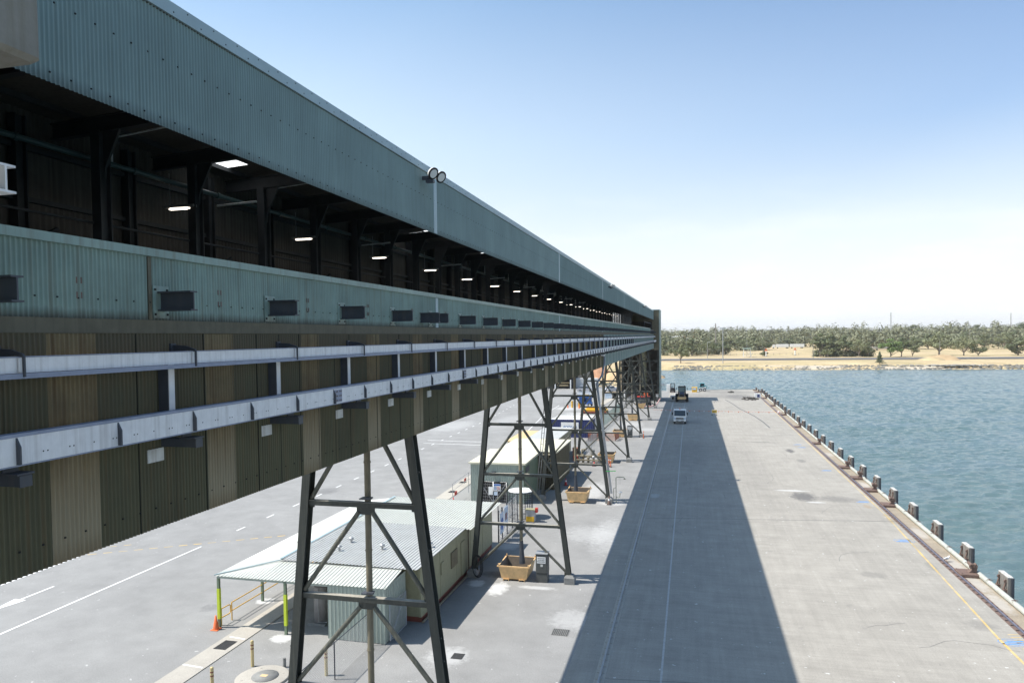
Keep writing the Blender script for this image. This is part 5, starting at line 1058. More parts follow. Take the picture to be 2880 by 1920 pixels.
# ------------------------------------------------------------------ wharf furniture
t_ = thing('edge_kerb', 'long pale round kerb pipe along the water edge of the wharf', 'kerb', (16.45, 100, 0))
mb = MB(); mb.tube([(16.45, y, .14) for y in range(10, 197, 11)]+[(16.45, 197.4, .14)], .15, 10); mb.build('kerb_pipe', M['kerb'], t_)
for i in range(50): y = 36+3.3*i; mb = MB(); mb.tube([(16.28, y, .3), (16.45, y+.02, .36), (16.6, y, .3)], .02, 5); mb.bar((16.45, y-.12, .3), (16.45, y+.12, .33), .03, .02); mb.build('tie_bracket', M['rust'], t_)
MB().box(2, 16.3, 0, .25, -.3, .09).struct('end_kerb', M['concgrey']).matrix_world = Matrix.Translation((0, WY(0)-.05, 0)) @ Matrix.Rotation(math.atan(.27), 4, 'Z')
for x, w_ in ((15.35, 'on the water side of the deck'), (-3.85, 'inside the long shadow beside the asphalt')):
    t_ = thing('crane_rail', 'steel crane rail set in the wharf '+w_, 'crane rail', (x, 90, 0), 0, 'crane rails')
    mb = MB(); mb.box(x-.22, x+.22, -20, 190, .002, .012); mb.build('bed_plate', M['rust'] if x > 0 else M['path'], t_)
    mb = MB(); mb.box(x-.04, x+.04, -20, 190, .012, .1); mb.build('rail_head', M['rail'] if x > 0 else M['galv'], t_)
    c0 = None
    for i in range(100):
        if c0 is None: mb = MB(); mb.box(x-.17, x+.17, 27.97, 28.03, .012, .035); c0 = mb.build('clip', M['dark'] if x > 0 else M['path'], t_)
        else: c = c0.copy(); COL.objects.link(c); c.location = (0, .62*i, 0)
F0 = None
for i in range(26):
    y = 44.9+5.77*i
    lb = 'timber fender panel topped with bird lime, %s from the near end of the wharf' % ordn(i)
    if F0 is not None: copy_tree(F0, (17.1, y, 0), None, lb); continue
    F0 = t_ = thing('fender', lb, 'fender', (17.1, y, 0), 0, 'fender panels along the wharf edge')
    mb = MB(); mb.cbox((-.02, .66, -.7), (.1, 1.3, 2.95))
    for k in range(5): mb.cbox((-.09, .14+.26*k, -.7), (.05, .24, 2.9))
    mb.build('timber_panel', M['fender'], t_, False)
    mb = MB(); mb.cbox((.13, .66, -.7), (.18, 1.34, 3.0), 0, .04); mb.build('rubber_face', M['black'] if 0 else M['darksteel'], t_, False)
    mb = MB(); mb.cbox((.03, .66, .8), (.27, 1.3, .04)); 
    for q in range(14): mb.sphere((R.uniform(-.1, .2), R.uniform(.1, 1.25), .82), R.uniform(.03, .07), 6, 0, (1, 1.4, .5))
    mb.build('bird_lime', M['guano'], t_, False)
    for yy in (.2, 1.1): mb = MB(); mb.tube([(-.15, yy-.04, .55), (-.15, yy+.04, .55)], .1, 8); mb.tube([(-.15, yy, .5), (-.3, yy, -.1), (-.42, yy, -.2)], .05, 6); mb.cbox((-.2, yy, -.05), (.18, .25, .3)); mb.build('chain_bracket', M['rust'], t_, False)
    mb = MB(); mb.tube([(-.5, .66, -.4), (-.1, .66, -.4)], .3, 12); mb.build('rubber_cone', M['black'], t_, False)
H0 = None
for i, y in enumerate((47.15, 64.9, 70.8, 76.6, 82.5, 99.95, 117.3, 134.8, 151.8, 169, 181.5, 187, 193.6)):
    lb = 'rusty mooring hook on its base plate, %s from the near end of the wharf' % ordn(i)
    if H0 is not None: copy_tree(H0, (15.85, y, 0), None, lb); continue
    H0 = t_ = thing('mooring_hook', lb, 'mooring hook', (15.85, y, 0), 0, 'mooring hooks along the wharf edge')
    mb = MB(); mb.cbox((0, .45, .11), (1.0, 1.15, .2), 0, .02); [mb.tube([(dx, dy, .2), (dx, dy, .24)], .04, 6) for dx in (-.4, .38) for dy in (.0, .9)]; mb.build('base_plate', M['rust'], t_, False)
    mb = MB(); mb.sect([(0, 0), (.42, 0), (.5, .42), (.42, .56), (.3, .42), (.2, .18)], (.02, .25, .2), (.02, .55, .2), (1, 0, 0), (0, 0, 1)); mb.tube([(.2+.12*math.cos(a), .22, .62+.12*math.sin(a)) for a in [i_*.5 for i_ in range(-1, 10)]], .055, 8); mb.tube([(.2, .2, .62), (.2, .75, .66)], .1, 10); mb.build('hook', M['rust'], t_, False)
# truck
t_ = thing('flatbed_truck', 'white flatbed truck facing the camera in the shadow on the wharf', 'truck', (-1.88, 119.6, 0)); t_.scale = (1.09, 1.09, 1.06)
mb = MB(); mb.prism([(0, .5), (-.04, .9), (.02, 1.22), (.38, 2.12), (.55, 2.2), (1.55, 2.2), (1.6, 1.3), (1.6, .5)], -.9, .9, 'x'); mb.build('cab', M['white'], t_, False)
mb = MB(); mb.add([(-.8, -.0, 1.27), (.8, -.0, 1.27), (.72, .33, 2.07), (-.72, .33, 2.07)], [(0, 1, 2, 3)]); mb.v = [(x, y-.005-(0 if z < 1.5 else 0), z) for x, y, z in mb.v]; mb.prism([(-.0, 1.27), (.34, 2.07), (.36, 2.05), (.04, 1.27)], -.81, .81, 'x'); mb.build('windscreen', M['glass'], t_, False)
for s_ in (-1, 1):
    MB().prism([(.35, 1.35), (.6, 2.0), (1.3, 2.0), (1.35, 1.35)], .895*s_, .91*s_, 'x').build('side_window', M['glass'], t_, False)
    mb = MB(); mb.cbox((s_*1.08, .1, 1.6), (.16, .1, .42), 0, .02); mb.bar((s_*.9, .2, 1.85), (s_*1.06, .12, 1.75), .03, .03); mb.build('mirror', M['black'], t_, False)
    mb = MB(); mb.cbox((s_*.72, -.05, .9), (.32, .06, .2), 0, .02); mb.build('headlight', M['bluetip'], t_, False)
    for y in (.75, 3.9): mb = MB(); mb.wheel((s_*.78, y, .38), .38, .25); mb.build('wheel', [M['black'], M['galv']], t_, False)
mb = MB(); mb.cbox((0, -.06, .94), (1.1, .05, .1)); mb.cbox((0, -.06, .78), (1.1, .05, .07)); mb.cbox((0, -.1, .53), (1.2, .04, .1)); mb.build('grille', M['black'], t_, False)
mb = MB(); mb.cbox((0, -.03, .54), (1.8, .16, .26), 0, .03); mb.build('bumper', M['white'], t_, False); mb = MB(); mb.cbox((0, -.13, .53), (.38, .02, .11)); mb.build('number_plate', M['cream_strip'], t_, False)
mb = MB(); mb.cbox((0, 3.4, .95), (2.15, 3.4, .16)); mb.build('tray', M['galv'], t_, False)
mb = MB(); [mb.bar((x, 1.75, 1), (x, 1.75, 2.48), .07, .07) for x in (-1.02, -.5, 0, .5, 1.02)]; [mb.bar((-1.05, 1.75, z), (1.05, 1.75, z), .06, .06) for z in (1.5, 2.0, 2.46)]; mb.build('headboard', M['galv'], t_, False)
for s_ in (-1, 1): mb = MB(); mb.box(s_*1.06-.03, s_*1.06+.03, 1.8, 5.1, 1.0, 1.5); mb.build('side_board', M['galv'], t_, False)
mb = MB(); mb.lathe([(.07, 2.2), (.07, 2.33), (.03, 2.37), (0, 2.37)], (0, .9, 0), 10); mb.build('beacon', M['orange'], t_, False); mb = MB(); mb.cbox((0, 2.5, .6), (.7, 5, .2)); mb.build('chassis', M['black'], t_, False)
# wheel loader
t_ = thing('wheel_loader', 'wheel loader with dark hood and tan counterweight seen from behind on the wharf', 'wheel loader', (-2.05, 158.4, 0)); t_.scale = (1.06, 1.06, 1.06)
mb = MB(); mb.cbox((0, .25, .85), (1.7, .6, .5), 0, .06); mb.build('counterweight', M['skip'], t_, False)
mb = MB(); mb.prism([(.1, 1.0), (.15, 1.75), (.5, 1.95), (2.0, 2.0), (2.0, 1.0)], -.55, .55, 'x'); mb.build('hood', P('dark_blue_paint', (.03, .045, .085), .4), t_, False)
mb = MB(); mb.box(-.35, .35, .06, .1, 1.15, 1.65); mb.build('grille', M['black'], t_, False)
for s_ in (-1, 1):
    mb = MB(); mb.bar((s_*.6, .2, 1.0), (s_*.5, .3, 1.9), .1, .16); mb.build('tail_panel', M['skip'], t_, False)
    for y in (1.1, 4.1): mb = MB(); mb.wheel((s_*1.0, y, .74), .74, .55, n=22); mb.build('wheel', [M['black'], M['darksteel']], t_, False)
    mb = MB(); mb.cbox((s_*1.0, 1.1, 1.55), (.55, 1.1, .06), 0, .01); mb.build('mudguard', M['black'], t_, False)
    mb = MB(); mb.cbox((s_*1.08, 1.9, 2.6), (.12, .08, .4)); mb.bar((s_*.8, 2, 2.85), (s_*1.08, 1.92, 2.75), .03, .03); mb.build('mirror', M['black'], t_, False)
mb = MB(); mb.box(-.78, .78, 2.0, 3.5, 1.2, 1.95); [mb.bar((x, y, 1.9), (x*.93, y, 3.0), .09, .09) for x in (-.74, .74) for y in (2.05, 3.45)]; mb.cbox((0, 2.75, 3.04), (1.6, 1.7, .12), 0, .03); mb.build('cab', M['black'], t_, False)
mb = MB(); mb.box(-.7, .7, 2.04, 2.07, 1.95, 2.98); mb.build('cab_glass', P('tinted_glass', (.2, .25, .24), .1, var=.1), t_, False); mb = MB(); mb.cbox((0, 2.7, 2.1), (.6, .5, .9), 0, .1); mb.build('seat', M['black'], t_, False)
mb = MB(); mb.bar((-.5, 3.6, 1.3), (-.5, 5.4, .6), .2, .3); mb.bar((.5, 3.6, 1.3), (.5, 5.4, .6), .2, .3); mb.prism([(5.4, .1), (6.3, .05), (6.3, .15), (5.6, .3), (5.6, 1.0), (5.4, 1.1)], -1.25, 1.25, 'x'); mb.build('bucket', M['skip'], t_, False); mb = MB(); mb.tube([(.62, 1.7, 1.9), (.62, 1.7, 2.9)], .05, 7); mb.cbox((.5, 2.7, 3.2), (.12, .12, .22)); mb.build('exhaust', M['black'], t_, False)
t_ = thing('steel_weight', 'grey steel attachment block standing left of the wheel loader', 'attachment', (-4.0, 161.5, 0)); mb = MB(); mb.cbox((-4.0, 161.8, .6), (1.1, 1.2, 1.1), 0, .04); mb.build('block', M['galv'], t_); mb = MB(); mb.box(-4.2, -3.8, 161.15, 161.2, .4, .95); mb.build('dark_panel', M['dark'], t_)
t_ = thing('wharf_forklift', 'dark forklift with raised mast at the far end of the wharf', 'forklift', (-4.65, 185.6, 0))
mb = MB(); mb.cbox((0, 1.2, .65), (1.15, 2.0, .8), 0, .08); mb.build('body', M['black'], t_, False); mb = MB(); [mb.bar((dx, -.05, .1), (dx, -.05, 2.3), .1, .14) for dx in (-.36, .36)]; mb.bar((-.4, -.05, 2.28), (.4, -.05, 2.28), .1, .1); mb.bar((-.4, -.05, 1.2), (.4, -.05, 1.2), .08, .1); mb.tube([(0, 0, .3), (0, 0, 1.8)], .06, 8); mb.build('mast', M['darksteel'], t_, False)
mb = MB(); [mb.bar((dx, .5+dy, 1), (dx, .5+dy, 2.15), .07, .07) for dx in (-.5, .5) for dy in (0, 1.3)]; mb.cbox((0, 1.15, 2.18), (1.1, 1.5, .06)); mb.build('overhead_guard', M['black'], t_, False)
for dx in (-.3, .3): MB().box(dx-.06, dx+.06, -1.1, -.1, .08, .13).build('fork', M['redbrown'], t_, False)
for dx in (-.52, .52):
    for y in (.4, 1.9): MB().wheel((dx, y, .33), .33, .25).build('wheel', [M['black'], M['redbrown']], t_, False)
mb = MB(); mb.cbox((-5.75, 187.5, .95), (.9, .9, 1.9), 0, .02); mb.solo('white_cabinet', M['white'], 'white upright cabinet left of the far forklift', 'cabinet', (-5.75, 187.5, 0))
t_ = thing('end_railing', 'thin pale railing across the far left end of the wharf', 'railing', (-6.5, 191.3, 0)); mb = MB(); [mb.tube([(-8.4, 190.6, z), (-3.0, 192, z)], .03, 5) for z in (.6, 1.1, 1.6)]; [mb.tube([(-8.4+1.35*i, 190.6+.35*i, 0), (-8.4+1.35*i, 190.6+.35*i, 1.65 if i < 3 else 2.4)], .03, 5) for i in range(5)]; mb.build('rail', M['hiyellow'] if 0 else M['cream_strip'], t_)
t_ = thing('yellow_bin', 'yellow box bin with blue and white label at the wharf end', 'bin', (.68, 187.2, 0)); mb = MB(); mb.prism([(-.68, 1.25), (.72, 1.25), (.64, .12), (-.58, .12)], 186.9, 188.2, 'y'); mb.v = [(x+.68, y, z) for x, y, z in mb.v]; mb.build('body', M['yellow'], t_); MB().box(.2, 1.1, 186.86, 186.895, .6, 1.05).build('label_panel', M['bluetip'], t_); mb = MB(); mb.cbox((.68, 187.5, .06), (1.2, 1.2, .12)); mb.build('base', M['yellow'], t_)
t_ = thing('skid_steer', 'pale grey and teal skid steer loader at the wharf end', 'skid steer', (2.7, 190.4, 0))
mb = MB(); mb.prism([(-.95, .35), (-.9, .9), (.5, 1.05), (1.05, 1.35), (1.1, .4), (.9, .3)], -.5, .5, 'y'); mb.build('body', M['white'], t_, False)
mb = MB(); [mb.bar((x, y, .95), (x*.9+.05, y, 2.0), .08, .08) for x in (-.65, .45) for y in (-.45, .45)]; mb.cbox((-.08, 0, 2.03), (1.2, 1.0, .1), 0, .03); mb.build('cab_frame', M['tealcab'], t_, False); mb = MB(); mb.box(-.55, .4, -.42, .42, 1.0, 1.98); mb.build('cab_glass', M['glass'], t_, False)
for y in (-.62, .62): mb = MB(); mb.bar((.95, y, 1.45), (-1.0, y, 1.0), .1, .16); mb.bar((-1.0, y, 1.0), (-1.1, y, .35), .1, .16); mb.bar((.95, y, 1.45), (1.0, y, .8), .1, .2); mb.build('lift_arm', M['tealcab'], t_, False)
for y in (-.62, .62):
    for x in (-.5, .5): MB().wheel((x, y, .37), .37, .24, 'y').build('wheel', [M['black'], M['white']], t_, False)
t_ = thing('warning_sign', 'yellow faced sign on small white stand at the shadow edge of the wharf', 'sign', (3.95, 133.4, 0)); MB().box(3.48, 4.42, 133.4, 133.43, .38, 1.04).build('board', M['white'], t_); MB().box(3.54, 4.36, 133.385, 133.398, .46, .98).build('yellow_face', M['signyellow'], t_); mb = MB(); [mb.box(3.7, 4.2, 133.378, 133.384, .58+.13*i, .64+.13*i) for i in range(3)]; mb.build('dark_lines', M['brownwall'], t_); mb = MB(); [mb.bar((x, 133.45, 0), (x, 133.42, .4), .05, .05) for x in (3.55, 4.35)]; [mb.cbox((x, 133.5, .05), (.14, .5, .1)) for x in (3.55, 4.35)]; mb.build('stand', M['black'], t_)
t_ = thing('flag_rope', 'thin rope with small red and white flags strung across the wharf', 'flag rope', (5, 136, 0)); mb = MB(); mb.tube([(-7, 136.6, .6), (0, 136.4, .5), (7, 135.9, .48), (15.6, 135, .6)], .012, 4); mb.build('rope', M['orange'], t_)
for i in range(26):
    x = -6.5+.86*i; y = 136.6-.07*i; mb = MB(); mb.add([(x, y, .55), (x+.2, y, .55), (x+.1, y, .32)], [(0, 1, 2)]); mb.build('flag', M['orange'] if i % 2 else M['white'], t_)
t_ = thing('box_sign', 'white sided box with blue panel near the far mooring hooks', 'box', (14.6, 171, 0)); mb = MB(); mb.box(13.9, 15.2, 171, 171.9, .05, 1.0); mb.build('frame', M['white'], t_); MB().box(14.4, 14.95, 170.96, 170.99, .15, .85).build('blue_panel', M['navy'], t_)
M['debris'] = P('dark_debris', (.06, .055, .05), .9, var=.4, scale=5)
def debris(c, n_, r, label):
    mb = MB()
    for i in range(n_): a = R.uniform(0, 6.28); q = r*math.sqrt(R.random()); rock(mb, (c[0]+q*math.cos(a), c[1]+q*math.sin(a)*2.2, c[2]+.06+.2*(1-q/r)), R.uniform(.08, .22))
    mb.solo('debris_heap', M['debris'], label, 'debris heap', c, kind='stuff')
debris((12.6, 168.5, 0), 70, 1.8, 'dark scattered debris heap near the far mooring hooks'); debris((9.6, 187, 0), 25, .7, 'small dark heap at the far end of the wharf')
# gulls
g0 = None
for i, (x, y, a, w_) in enumerate(((15.55, 50.1, .4, 'alone near the second fender'), (15.1, 137.2, 1.2, 'at the left of the flock'), (15.35, 137.6, 2.8, 'in the middle of the flock'), (15.6, 138.2, .3, 'second from the right in the flock'), (15.8, 137.2, 4, 'at the right of the flock'), (15.5, 139.4, 2.2, 'behind the flock'))):
    lb = 'white gull standing on the wharf edge '+w_
    if g0: copy_tree(g0, (x, y, .0), a, lb); continue
    g0 = thing('gull', lb, 'gull', (x, y, 0), a, 'gulls on the wharf edge')
    mb = MB(); mb.tube([(-.22, 0, .2), (-.12, 0, .22), (.0, 0, .22), (.1, 0, .25), (.15, 0, .33), (.2, 0, .35), (.24, 0, .34)], [.015, .05, .085, .075, .045, .045, .01], 8); mb.build('body', M['white'], g0, False)
    mb = MB(); mb.sphere((-.06, .06, .23), .08, 8, 0, (2, .4, .8)); mb.sphere((-.06, -.06, .23), .08, 8, 0, (2, .4, .8)); mb.build('wing', M['galv'], g0, False)
    mb = MB(); [mb.tube([(0, s_*.03, 0), (0, s_*.03, .17)], .008, 4) for s_ in (-1, 1)]; mb.bar((.23, 0, .34), (.29, 0, .33), .015, .015); mb.build('leg', M['orange'], g0, False)
# ------------------------------------------------------------------ far bank: trees, poles, vehicles
def leafmat(name, c1, c2):
    m, t, b = newmat(name); n = t.nodes; l = t.links
    g = n.new('ShaderNodeNewGeometry'); oi = n.new('ShaderNodeObjectInfo')
    no = n.new('ShaderNodeTexNoise'); no.inputs['Scale'].default_value = .22; no.inputs['Detail'].default_value = 6; no.inputs['Roughness'].default_value = .7; l.new(g.outputs['Position'], no.inputs['Vector'])
    ad = n.new('ShaderNodeMath'); ad.operation = 'MULTIPLY_ADD'; l.new(oi.outputs['Random'], ad.inputs[0]); ad.inputs[1].default_value = .5; l.new(no.outputs['Fac'], ad.inputs[2])
    mr = n.new('ShaderNodeMapRange'); mr.inputs[1].default_value = .45; mr.inputs[2].default_value = 1.0; l.new(ad.outputs[0], mr.inputs[0])
    mx = n.new('ShaderNodeMix'); mx.data_type = 'RGBA'; l.new(mr.outputs[0], mx.inputs[0]); mx.inputs[6].default_value = (*c1, 1); mx.inputs[7].default_value = (*c2, 1)
    l.new(mx.outputs[2], b.inputs['Base Color']); b.inputs['Roughness'].default_value = .6; b.inputs['Specular IOR Level'].default_value = .3
    return m
M['leaf'] = leafmat('eucalypt_leaves', (.09, .115, .05), (.2, .21, .105))
M['leafdk'] = leafmat('dark_leaves', (.075, .095, .045), (.14, .155, .08))
M['leafbr'] = leafmat('bright_leaves', (.12, .18, .05), (.21, .26, .09))
M['leafwood'] = leafmat('woodland_leaves', (.095, .115, .06), (.185, .19, .11))
def leaves(mb, rr, c, rx, rz, n, s):
    for i in range(n):
        while True:
            p = Vector((rr.uniform(-1, 1), rr.uniform(-1, 1), rr.uniform(-1, 1)))
            if .25 < p.length < 1: break
        p = Vector((c[0]+p.x*rx, c[1]+p.y*rx, c[2]+p.z*rz))
        nn = Vector(((p.x-c[0])/rx, (p.y-c[1])/rx, (p.z-c[2])/rz+.35))+Vector((rr.uniform(-1, 1), rr.uniform(-1, 1), rr.uniform(-1, 1)))*.5
        a = nn.cross(Vector((rr.uniform(-1, 1), rr.uniform(-1, 1), rr.uniform(-1, 1)))).normalized(); b = a.cross(nn).normalized()
        k = s*rr.uniform(.6, 1.3); mb.add([p-a*k, p-b*k*.55, p+a*k, p+b*k*.55], [(0, 1, 2, 3)])
def tree_meshes(seed, h, w, trunk_h, kind='spread', n=1500, ls=.34):
    rr = random.Random(seed); cr = MB(); tk = MB()
    if kind == 'cone':
        for i in range(26):
            f = i/26; z = .6+(h-.7)*f; leaves(cr, rr, (rr.uniform(-.3, .3)*w*(1-f), rr.uniform(-.3, .3)*w*(1-f), z), w*.45*(1-f*.85), h*.06, n//26, ls)
        tk.tube([(0, 0, 0), (0, 0, h*.7)], [.16, .05], 7)
        return cr, tk
    nc = 15 if kind != 'low' else 11
    cs = []
    for i in range(nc):
        a = rr.uniform(0, 6.283); q = math.sqrt(rr.random())*w*.42; zf = rr.uniform(0, 1)
        z = trunk_h+(h-trunk_h)*(.22+.6*zf*(1-(q/(w*.5))**2*.7)); r_ = w*rr.uniform(.1, .25)
        cs.append((q*math.cos(a), q*math.sin(a), z, r_))
    cs.append((0, 0, h-.12*h, w*.17))
    for x, y, z, r_ in cs: leaves(cr, rr, (x, y, z), r_, r_*.72, n//len(cs), ls)
    lean = rr.uniform(-.4, .4)
    base = Vector((0, 0, 0)); fork = Vector((lean*.5, 0, max(.6, trunk_h*.8)))
    tk.tube([base, fork*.5+Vector((.05, 0, 0)), fork], [.045*w*.75, .036*w*.75, .03*w*.75], 8)
    for x, y, z, r_ in cs[:7]:
        mid = Vector((x*.45+lean*.4, y*.45, fork.z+(z-fork.z)*.45)); tk.tube([fork-Vector((0, 0, .1)), mid, Vector((x, y, z))], [.022*w*.75, .015*w*.75, .006*w], 6, caps=False)
    return cr, tk
TM = {}
def get_tree(key):
    if key not in TM:
        kind, seed = key
        pr = {'euc': (10, 8.5, 1.0, 'spread', 1700, .36), 'open': (10, 11, 2.2, 'spread', 1800, .34), 'bush': (5, 6, .3, 'low', 1000, .32), 'cone': (5.2, 3.4, .4, 'cone', 1000, .24), 'park': (8.2, 8.2, 2.4, 'spread', 2000, .3), 'tall': (14, 9, 2.0, 'spread', 1900, .4)}[kind]
        cr, tk = tree_meshes(seed, *pr); lm = M['leafdk'] if kind in ('bush', 'cone') else M['leafbr'] if seed >= 90 else M['leaf']
        TM[key] = (cr.mesh('crown', lm), tk.mesh('trunk', M['bark']), pr[0], pr[1])
    return TM[key]
def tree(x, y, h, w, kind, seed, label, group=None, name='gum_tree', z=0):
    cm, tm, h0, w0 = get_tree((kind, seed)); o = thing(name, label, 'tree' if kind != 'bush' else 'bush', (x, y, z), R.uniform(0, 6.28), group)
    o.scale = (w/w0, w/w0, h/h0)
    for nm, me in (('trunk', tm), ('crown', cm)): c = bpy.data.objects.new(nm, me); COL.objects.link(c); c.parent = o
    return o
z_ = .15
tree(-5.3, 374, 8.6, 8.4, 'park', 1, 'lone round green tree on the far grass beside the end tower', z=z_)
tree(85, 365.5, 5.8, 3.6, 'cone', 2, 'small dark conifer on the rocky far shore', name='conifer', z=-.3)
tree(46, 492, 3.8, 6.4, 'bush', 3, 'low dark bush behind the first orange topped marker', name='bush')
for x, y, h, w, k, s, lb in ((76, 470, 14, 10, 'tall', 4, 'tall gum at the left of the dense roadside clump, pale trunk showing'), (83, 476, 13.5, 11, 'euc', 5, 'broad gum in the middle of the dense roadside clump'), (90, 472, 12.5, 10, 'tall', 6, 'dark gum at the right of the dense roadside clump'), (97, 466, 10, 9, 'open', 7, 'spreading lower gum at the right end of the roadside clump'), (80, 466, 7, 7, 'euc', 8, 'short round gum in front of the roadside clump'), (103, 470, 8.5, 7.5, 'euc', 8, 'small gum leaning over the road left of the bridge'),
    (113, 461, 10.5, 11, 'euc', 90, 'big round bright green tree right of the bridge'), (121, 470, 11, 9.5, 'open', 5, 'olive gum standing behind the big round tree'), (126, 466, 8, 7, 'euc', 4, 'drooping small gum right of the big round tree'),
    (146, 486, 13.4, 16, 'open', 7, 'wide spreading gum with forked pale trunk on the right bank'), (157, 479, 11, 11, 'open', 6, 'twin trunked gum to the right of the wide spreading one'), (163.5, 476, 8, 8.5, 'euc', 8, 'smaller round gum next to the twin trunked gum'), (185, 478, 9.5, 13, 'bush', 3, 'dark low domed tree near the right edge of the picture')):
    tree(x, y, h*1.08, w*1.22, k, s, lb, 'trees on the far bank')
rr = random.Random(21); i_ = 0
front = []
for x in (-26, -19, -11.5, -4.5, 1, 6, 11, 17, 22, 28, 33, 39, 44.5, 50, 55, 60, 65):
    front.append((x+rr.uniform(-1.5, 1.5), rr.uniform(505, 545), rr.uniform(8, 12.5), rr.uniform(9, 13)) if x < 25 else (x*.92+rr.uniform(-1.5, 1.5), rr.uniform(620, 665), rr.uniform(9, 13), rr.uniform(11, 15)))
front = sorted(front, key=lambda q: q[0]/q[1])
for i, (x, y, h, w) in enumerate(front): tree(x, y, h, w, rr.choice(('euc', 'open', 'euc')), rr.choice((4, 5, 6, 7, 8)), 'grey green gum in the row behind the far road, %s counted from the tower' % ordn(i), 'gum row behind the far road')
back = sorted([(rr.uniform(-40, 300), rr.uniform(600, 760)) for _ in range(46)], key=lambda q: q[0]/q[1])
back = [q for q in back if not (58 < q[0]*690/q[1] < 108 and q[1] < 720)]
for i, (x, y) in enumerate(back): tree(x, y, rr.uniform(9, 13.5), rr.uniform(12, 18), rr.choice(('euc', 'open', 'tall')), rr.choice((4, 5, 6, 7, 8)), 'taller gum of the second row on the far bank, %s from the left' % ordn(i), 'second row of far gums', z=1.2)
tree(17, 1100, 20, 12, 'euc', 5, 'single large dark domed tree standing above the skyline near the tower', z=3)
tree(185, 980, 18, 5, 'cone', 2, 'narrow pointed conifer on the far skyline', name='conifer', z=3)
for i, (x, y, h, w) in enumerate(((244, 900, 20, 25), (272, 880, 18.5, 18), (318, 930, 20, 20), (352, 900, 21, 30), (163, 900, 17, 16))): tree(x, y, h, w, 'open' if i % 2 else 'euc', 4+i, 'big gum rising above the woodland skyline on the right, %s of five' % ordn(i), 'skyline gums', z=3)
# the woodland behind reads as one mass
mb = MB(); rr = random.Random(5)
for i in range(1700):
    y = 575+800*rr.random()**1.1; x = rr.uniform(-.1, .5)*y
    gap = noise.noise((x*.006, y*.006, 2)); h = rr.uniform(9, 15)+(y-600)*.006
    if y < 720 and (x*690/y > 62 and x*690/y < 112): continue
    if y < 660 and x*690/y > 25 and x*690/y < 112: continue
    if y < 700 and x/y > .27 and rr.random() < .75: continue
    if gap < -.45: continue
    w = rr.uniform(5, 9); gz = 1+(y-640)*.006
    if noise.noise((x*.05, y*.05, 7)) > .1: h *= rr.uniform(1.05, 1.45)
    for q in range(4): leaves(mb, rr, (x+rr.uniform(-w, w)*.7, y+rr.uniform(-w, w)*.5, gz+h*rr.uniform(.12, .85)), w*.62, h*.26, 34, 1.15)
for i in range(420):                                          # understorey scrub below the gums
    y = rr.uniform(515, 640); x = rr.uniform(-.07, .105)*y
    if x/y > .045 and y < 610 or x/y > .09: continue
    if noise.noise((x*.03, y*.02, 4)) < -.1: continue
    leaves(mb, rr, (x, y, rr.uniform(1.2, 3.2)), rr.uniform(2.5, 4.5), 2.2, 34, 1.0)
for i in range(60):
    x = rr.uniform(74, 106); leaves(mb, rr, (x, 473+rr.uniform(-2, 5), rr.uniform(1, 3)), 2.6, 1.8, 30, .8)
mb.struct('woodland', M['leafwood'], 'stuff')
# poles
def pole(x, y, h, label, r=.18, z=0, arm=None, mt='timber', cat='pole'):
    t_ = thing('utility_pole' if cat == 'pole' else 'lamp_post', label, cat, (x, y, z))
    mb = MB(); mb.tube([(0, 0, 0), (0, 0, h)], [r, r*.7], 8); mb.build('pole', M[mt], t_, False)
    if arm == 'lamps': mb = MB(); mb.bar((-1.3, 0, h), (1.3, 0, h), .2, .2); [mb.cbox((dx, 0, h+.3), (.6, .5, .4)) for dx in (-1.1, -.35, .35, 1.1)]; mb.build('lamp_head', M['galv'], t_, False)
    elif arm == 'cross': [(lambda q: q.build('cross_arm', M['timber'], t_, False))(MB().cbox((0, 0, h-d), (2.2, .15, .15))) for d in (.5,)]
    elif arm == 'street': mb = MB(); mb.tube([(0, 0, h), (.3, 0, h+.3), (1.6, 0, h+.4)], .08, 6); mb.cbox((1.8, 0, h+.35), (.7, .25, .12)); mb.build('arm', M['galv'], t_, False)
    elif arm == 'ins': mb = MB(); [mb.bar((-1.6 if k_ % 2 else 0, 0, h-1.5-3*k_), (0 if k_ % 2 else 1.6, 0, h-1.5-3*k_), .25, .25) for k_ in range(5)]; mb.build('insulator_arm', M['galv'], t_, False)
    return t_
pole(15.2, 372, 17.2, 'tall light pole with a flat cluster of lamps near the far shore', .24, .1, 'lamps', 'galv', 'lamp post')
pole(17.2, 545, 22.6, 'tall thick bare timber mast behind the light pole', .5)
pole(8.8, 421, 10, 'thin grey street light by the far road, between the lone tree and the light pole', .12, 0, 'street', 'galv', 'lamp post')
pole(67.5, 440, 9.2, 'timber pole at the left of the roadside gum clump', .17); pole(132.5, 440, 9.5, 'timber pole by the road right of the big round tree', .17)
pole(62, 690, 15.5, 'power pole standing behind the road train', .2, 1, 'cross'); pole(34, 476, 11, 'thin pole above the white cage tower', .1, 0, None, 'galv')
pole(214, 640, 16, 'timber power pole in front of the right woodland', .22, 1); pole(279, 780, 13, 'power pole above the green paddock on the right', .25, 2, 'street'); pole(174, 510, 10, 'power pole with a cross arm right of the small round gum', .16, 0, 'cross')
pole(-3.2, 505, 12, 'street light near the tower in front of the gums', .13, 0, 'street', 'galv', 'lamp post')
mast = pole(260, 1060, 38, 'very tall steel transmission pole with wires on the skyline', .8, 3, 'ins', 'galv')
pole(358, 945, 32, 'tall timber pole in the woodland near the right edge', .5, 3)
mb = MB()
for s_, zz in ((-1, 39.5), (-1, 36.5), (-1, 33.5), (1, 38), (1, 35), (1, 32)):
    mb.tube([(260+s_*1.6+s_*60*i, 1060+10*i, zz-1.2*i+.09*i*i*1.6) for i in range(7)], .06, 3, caps=False)
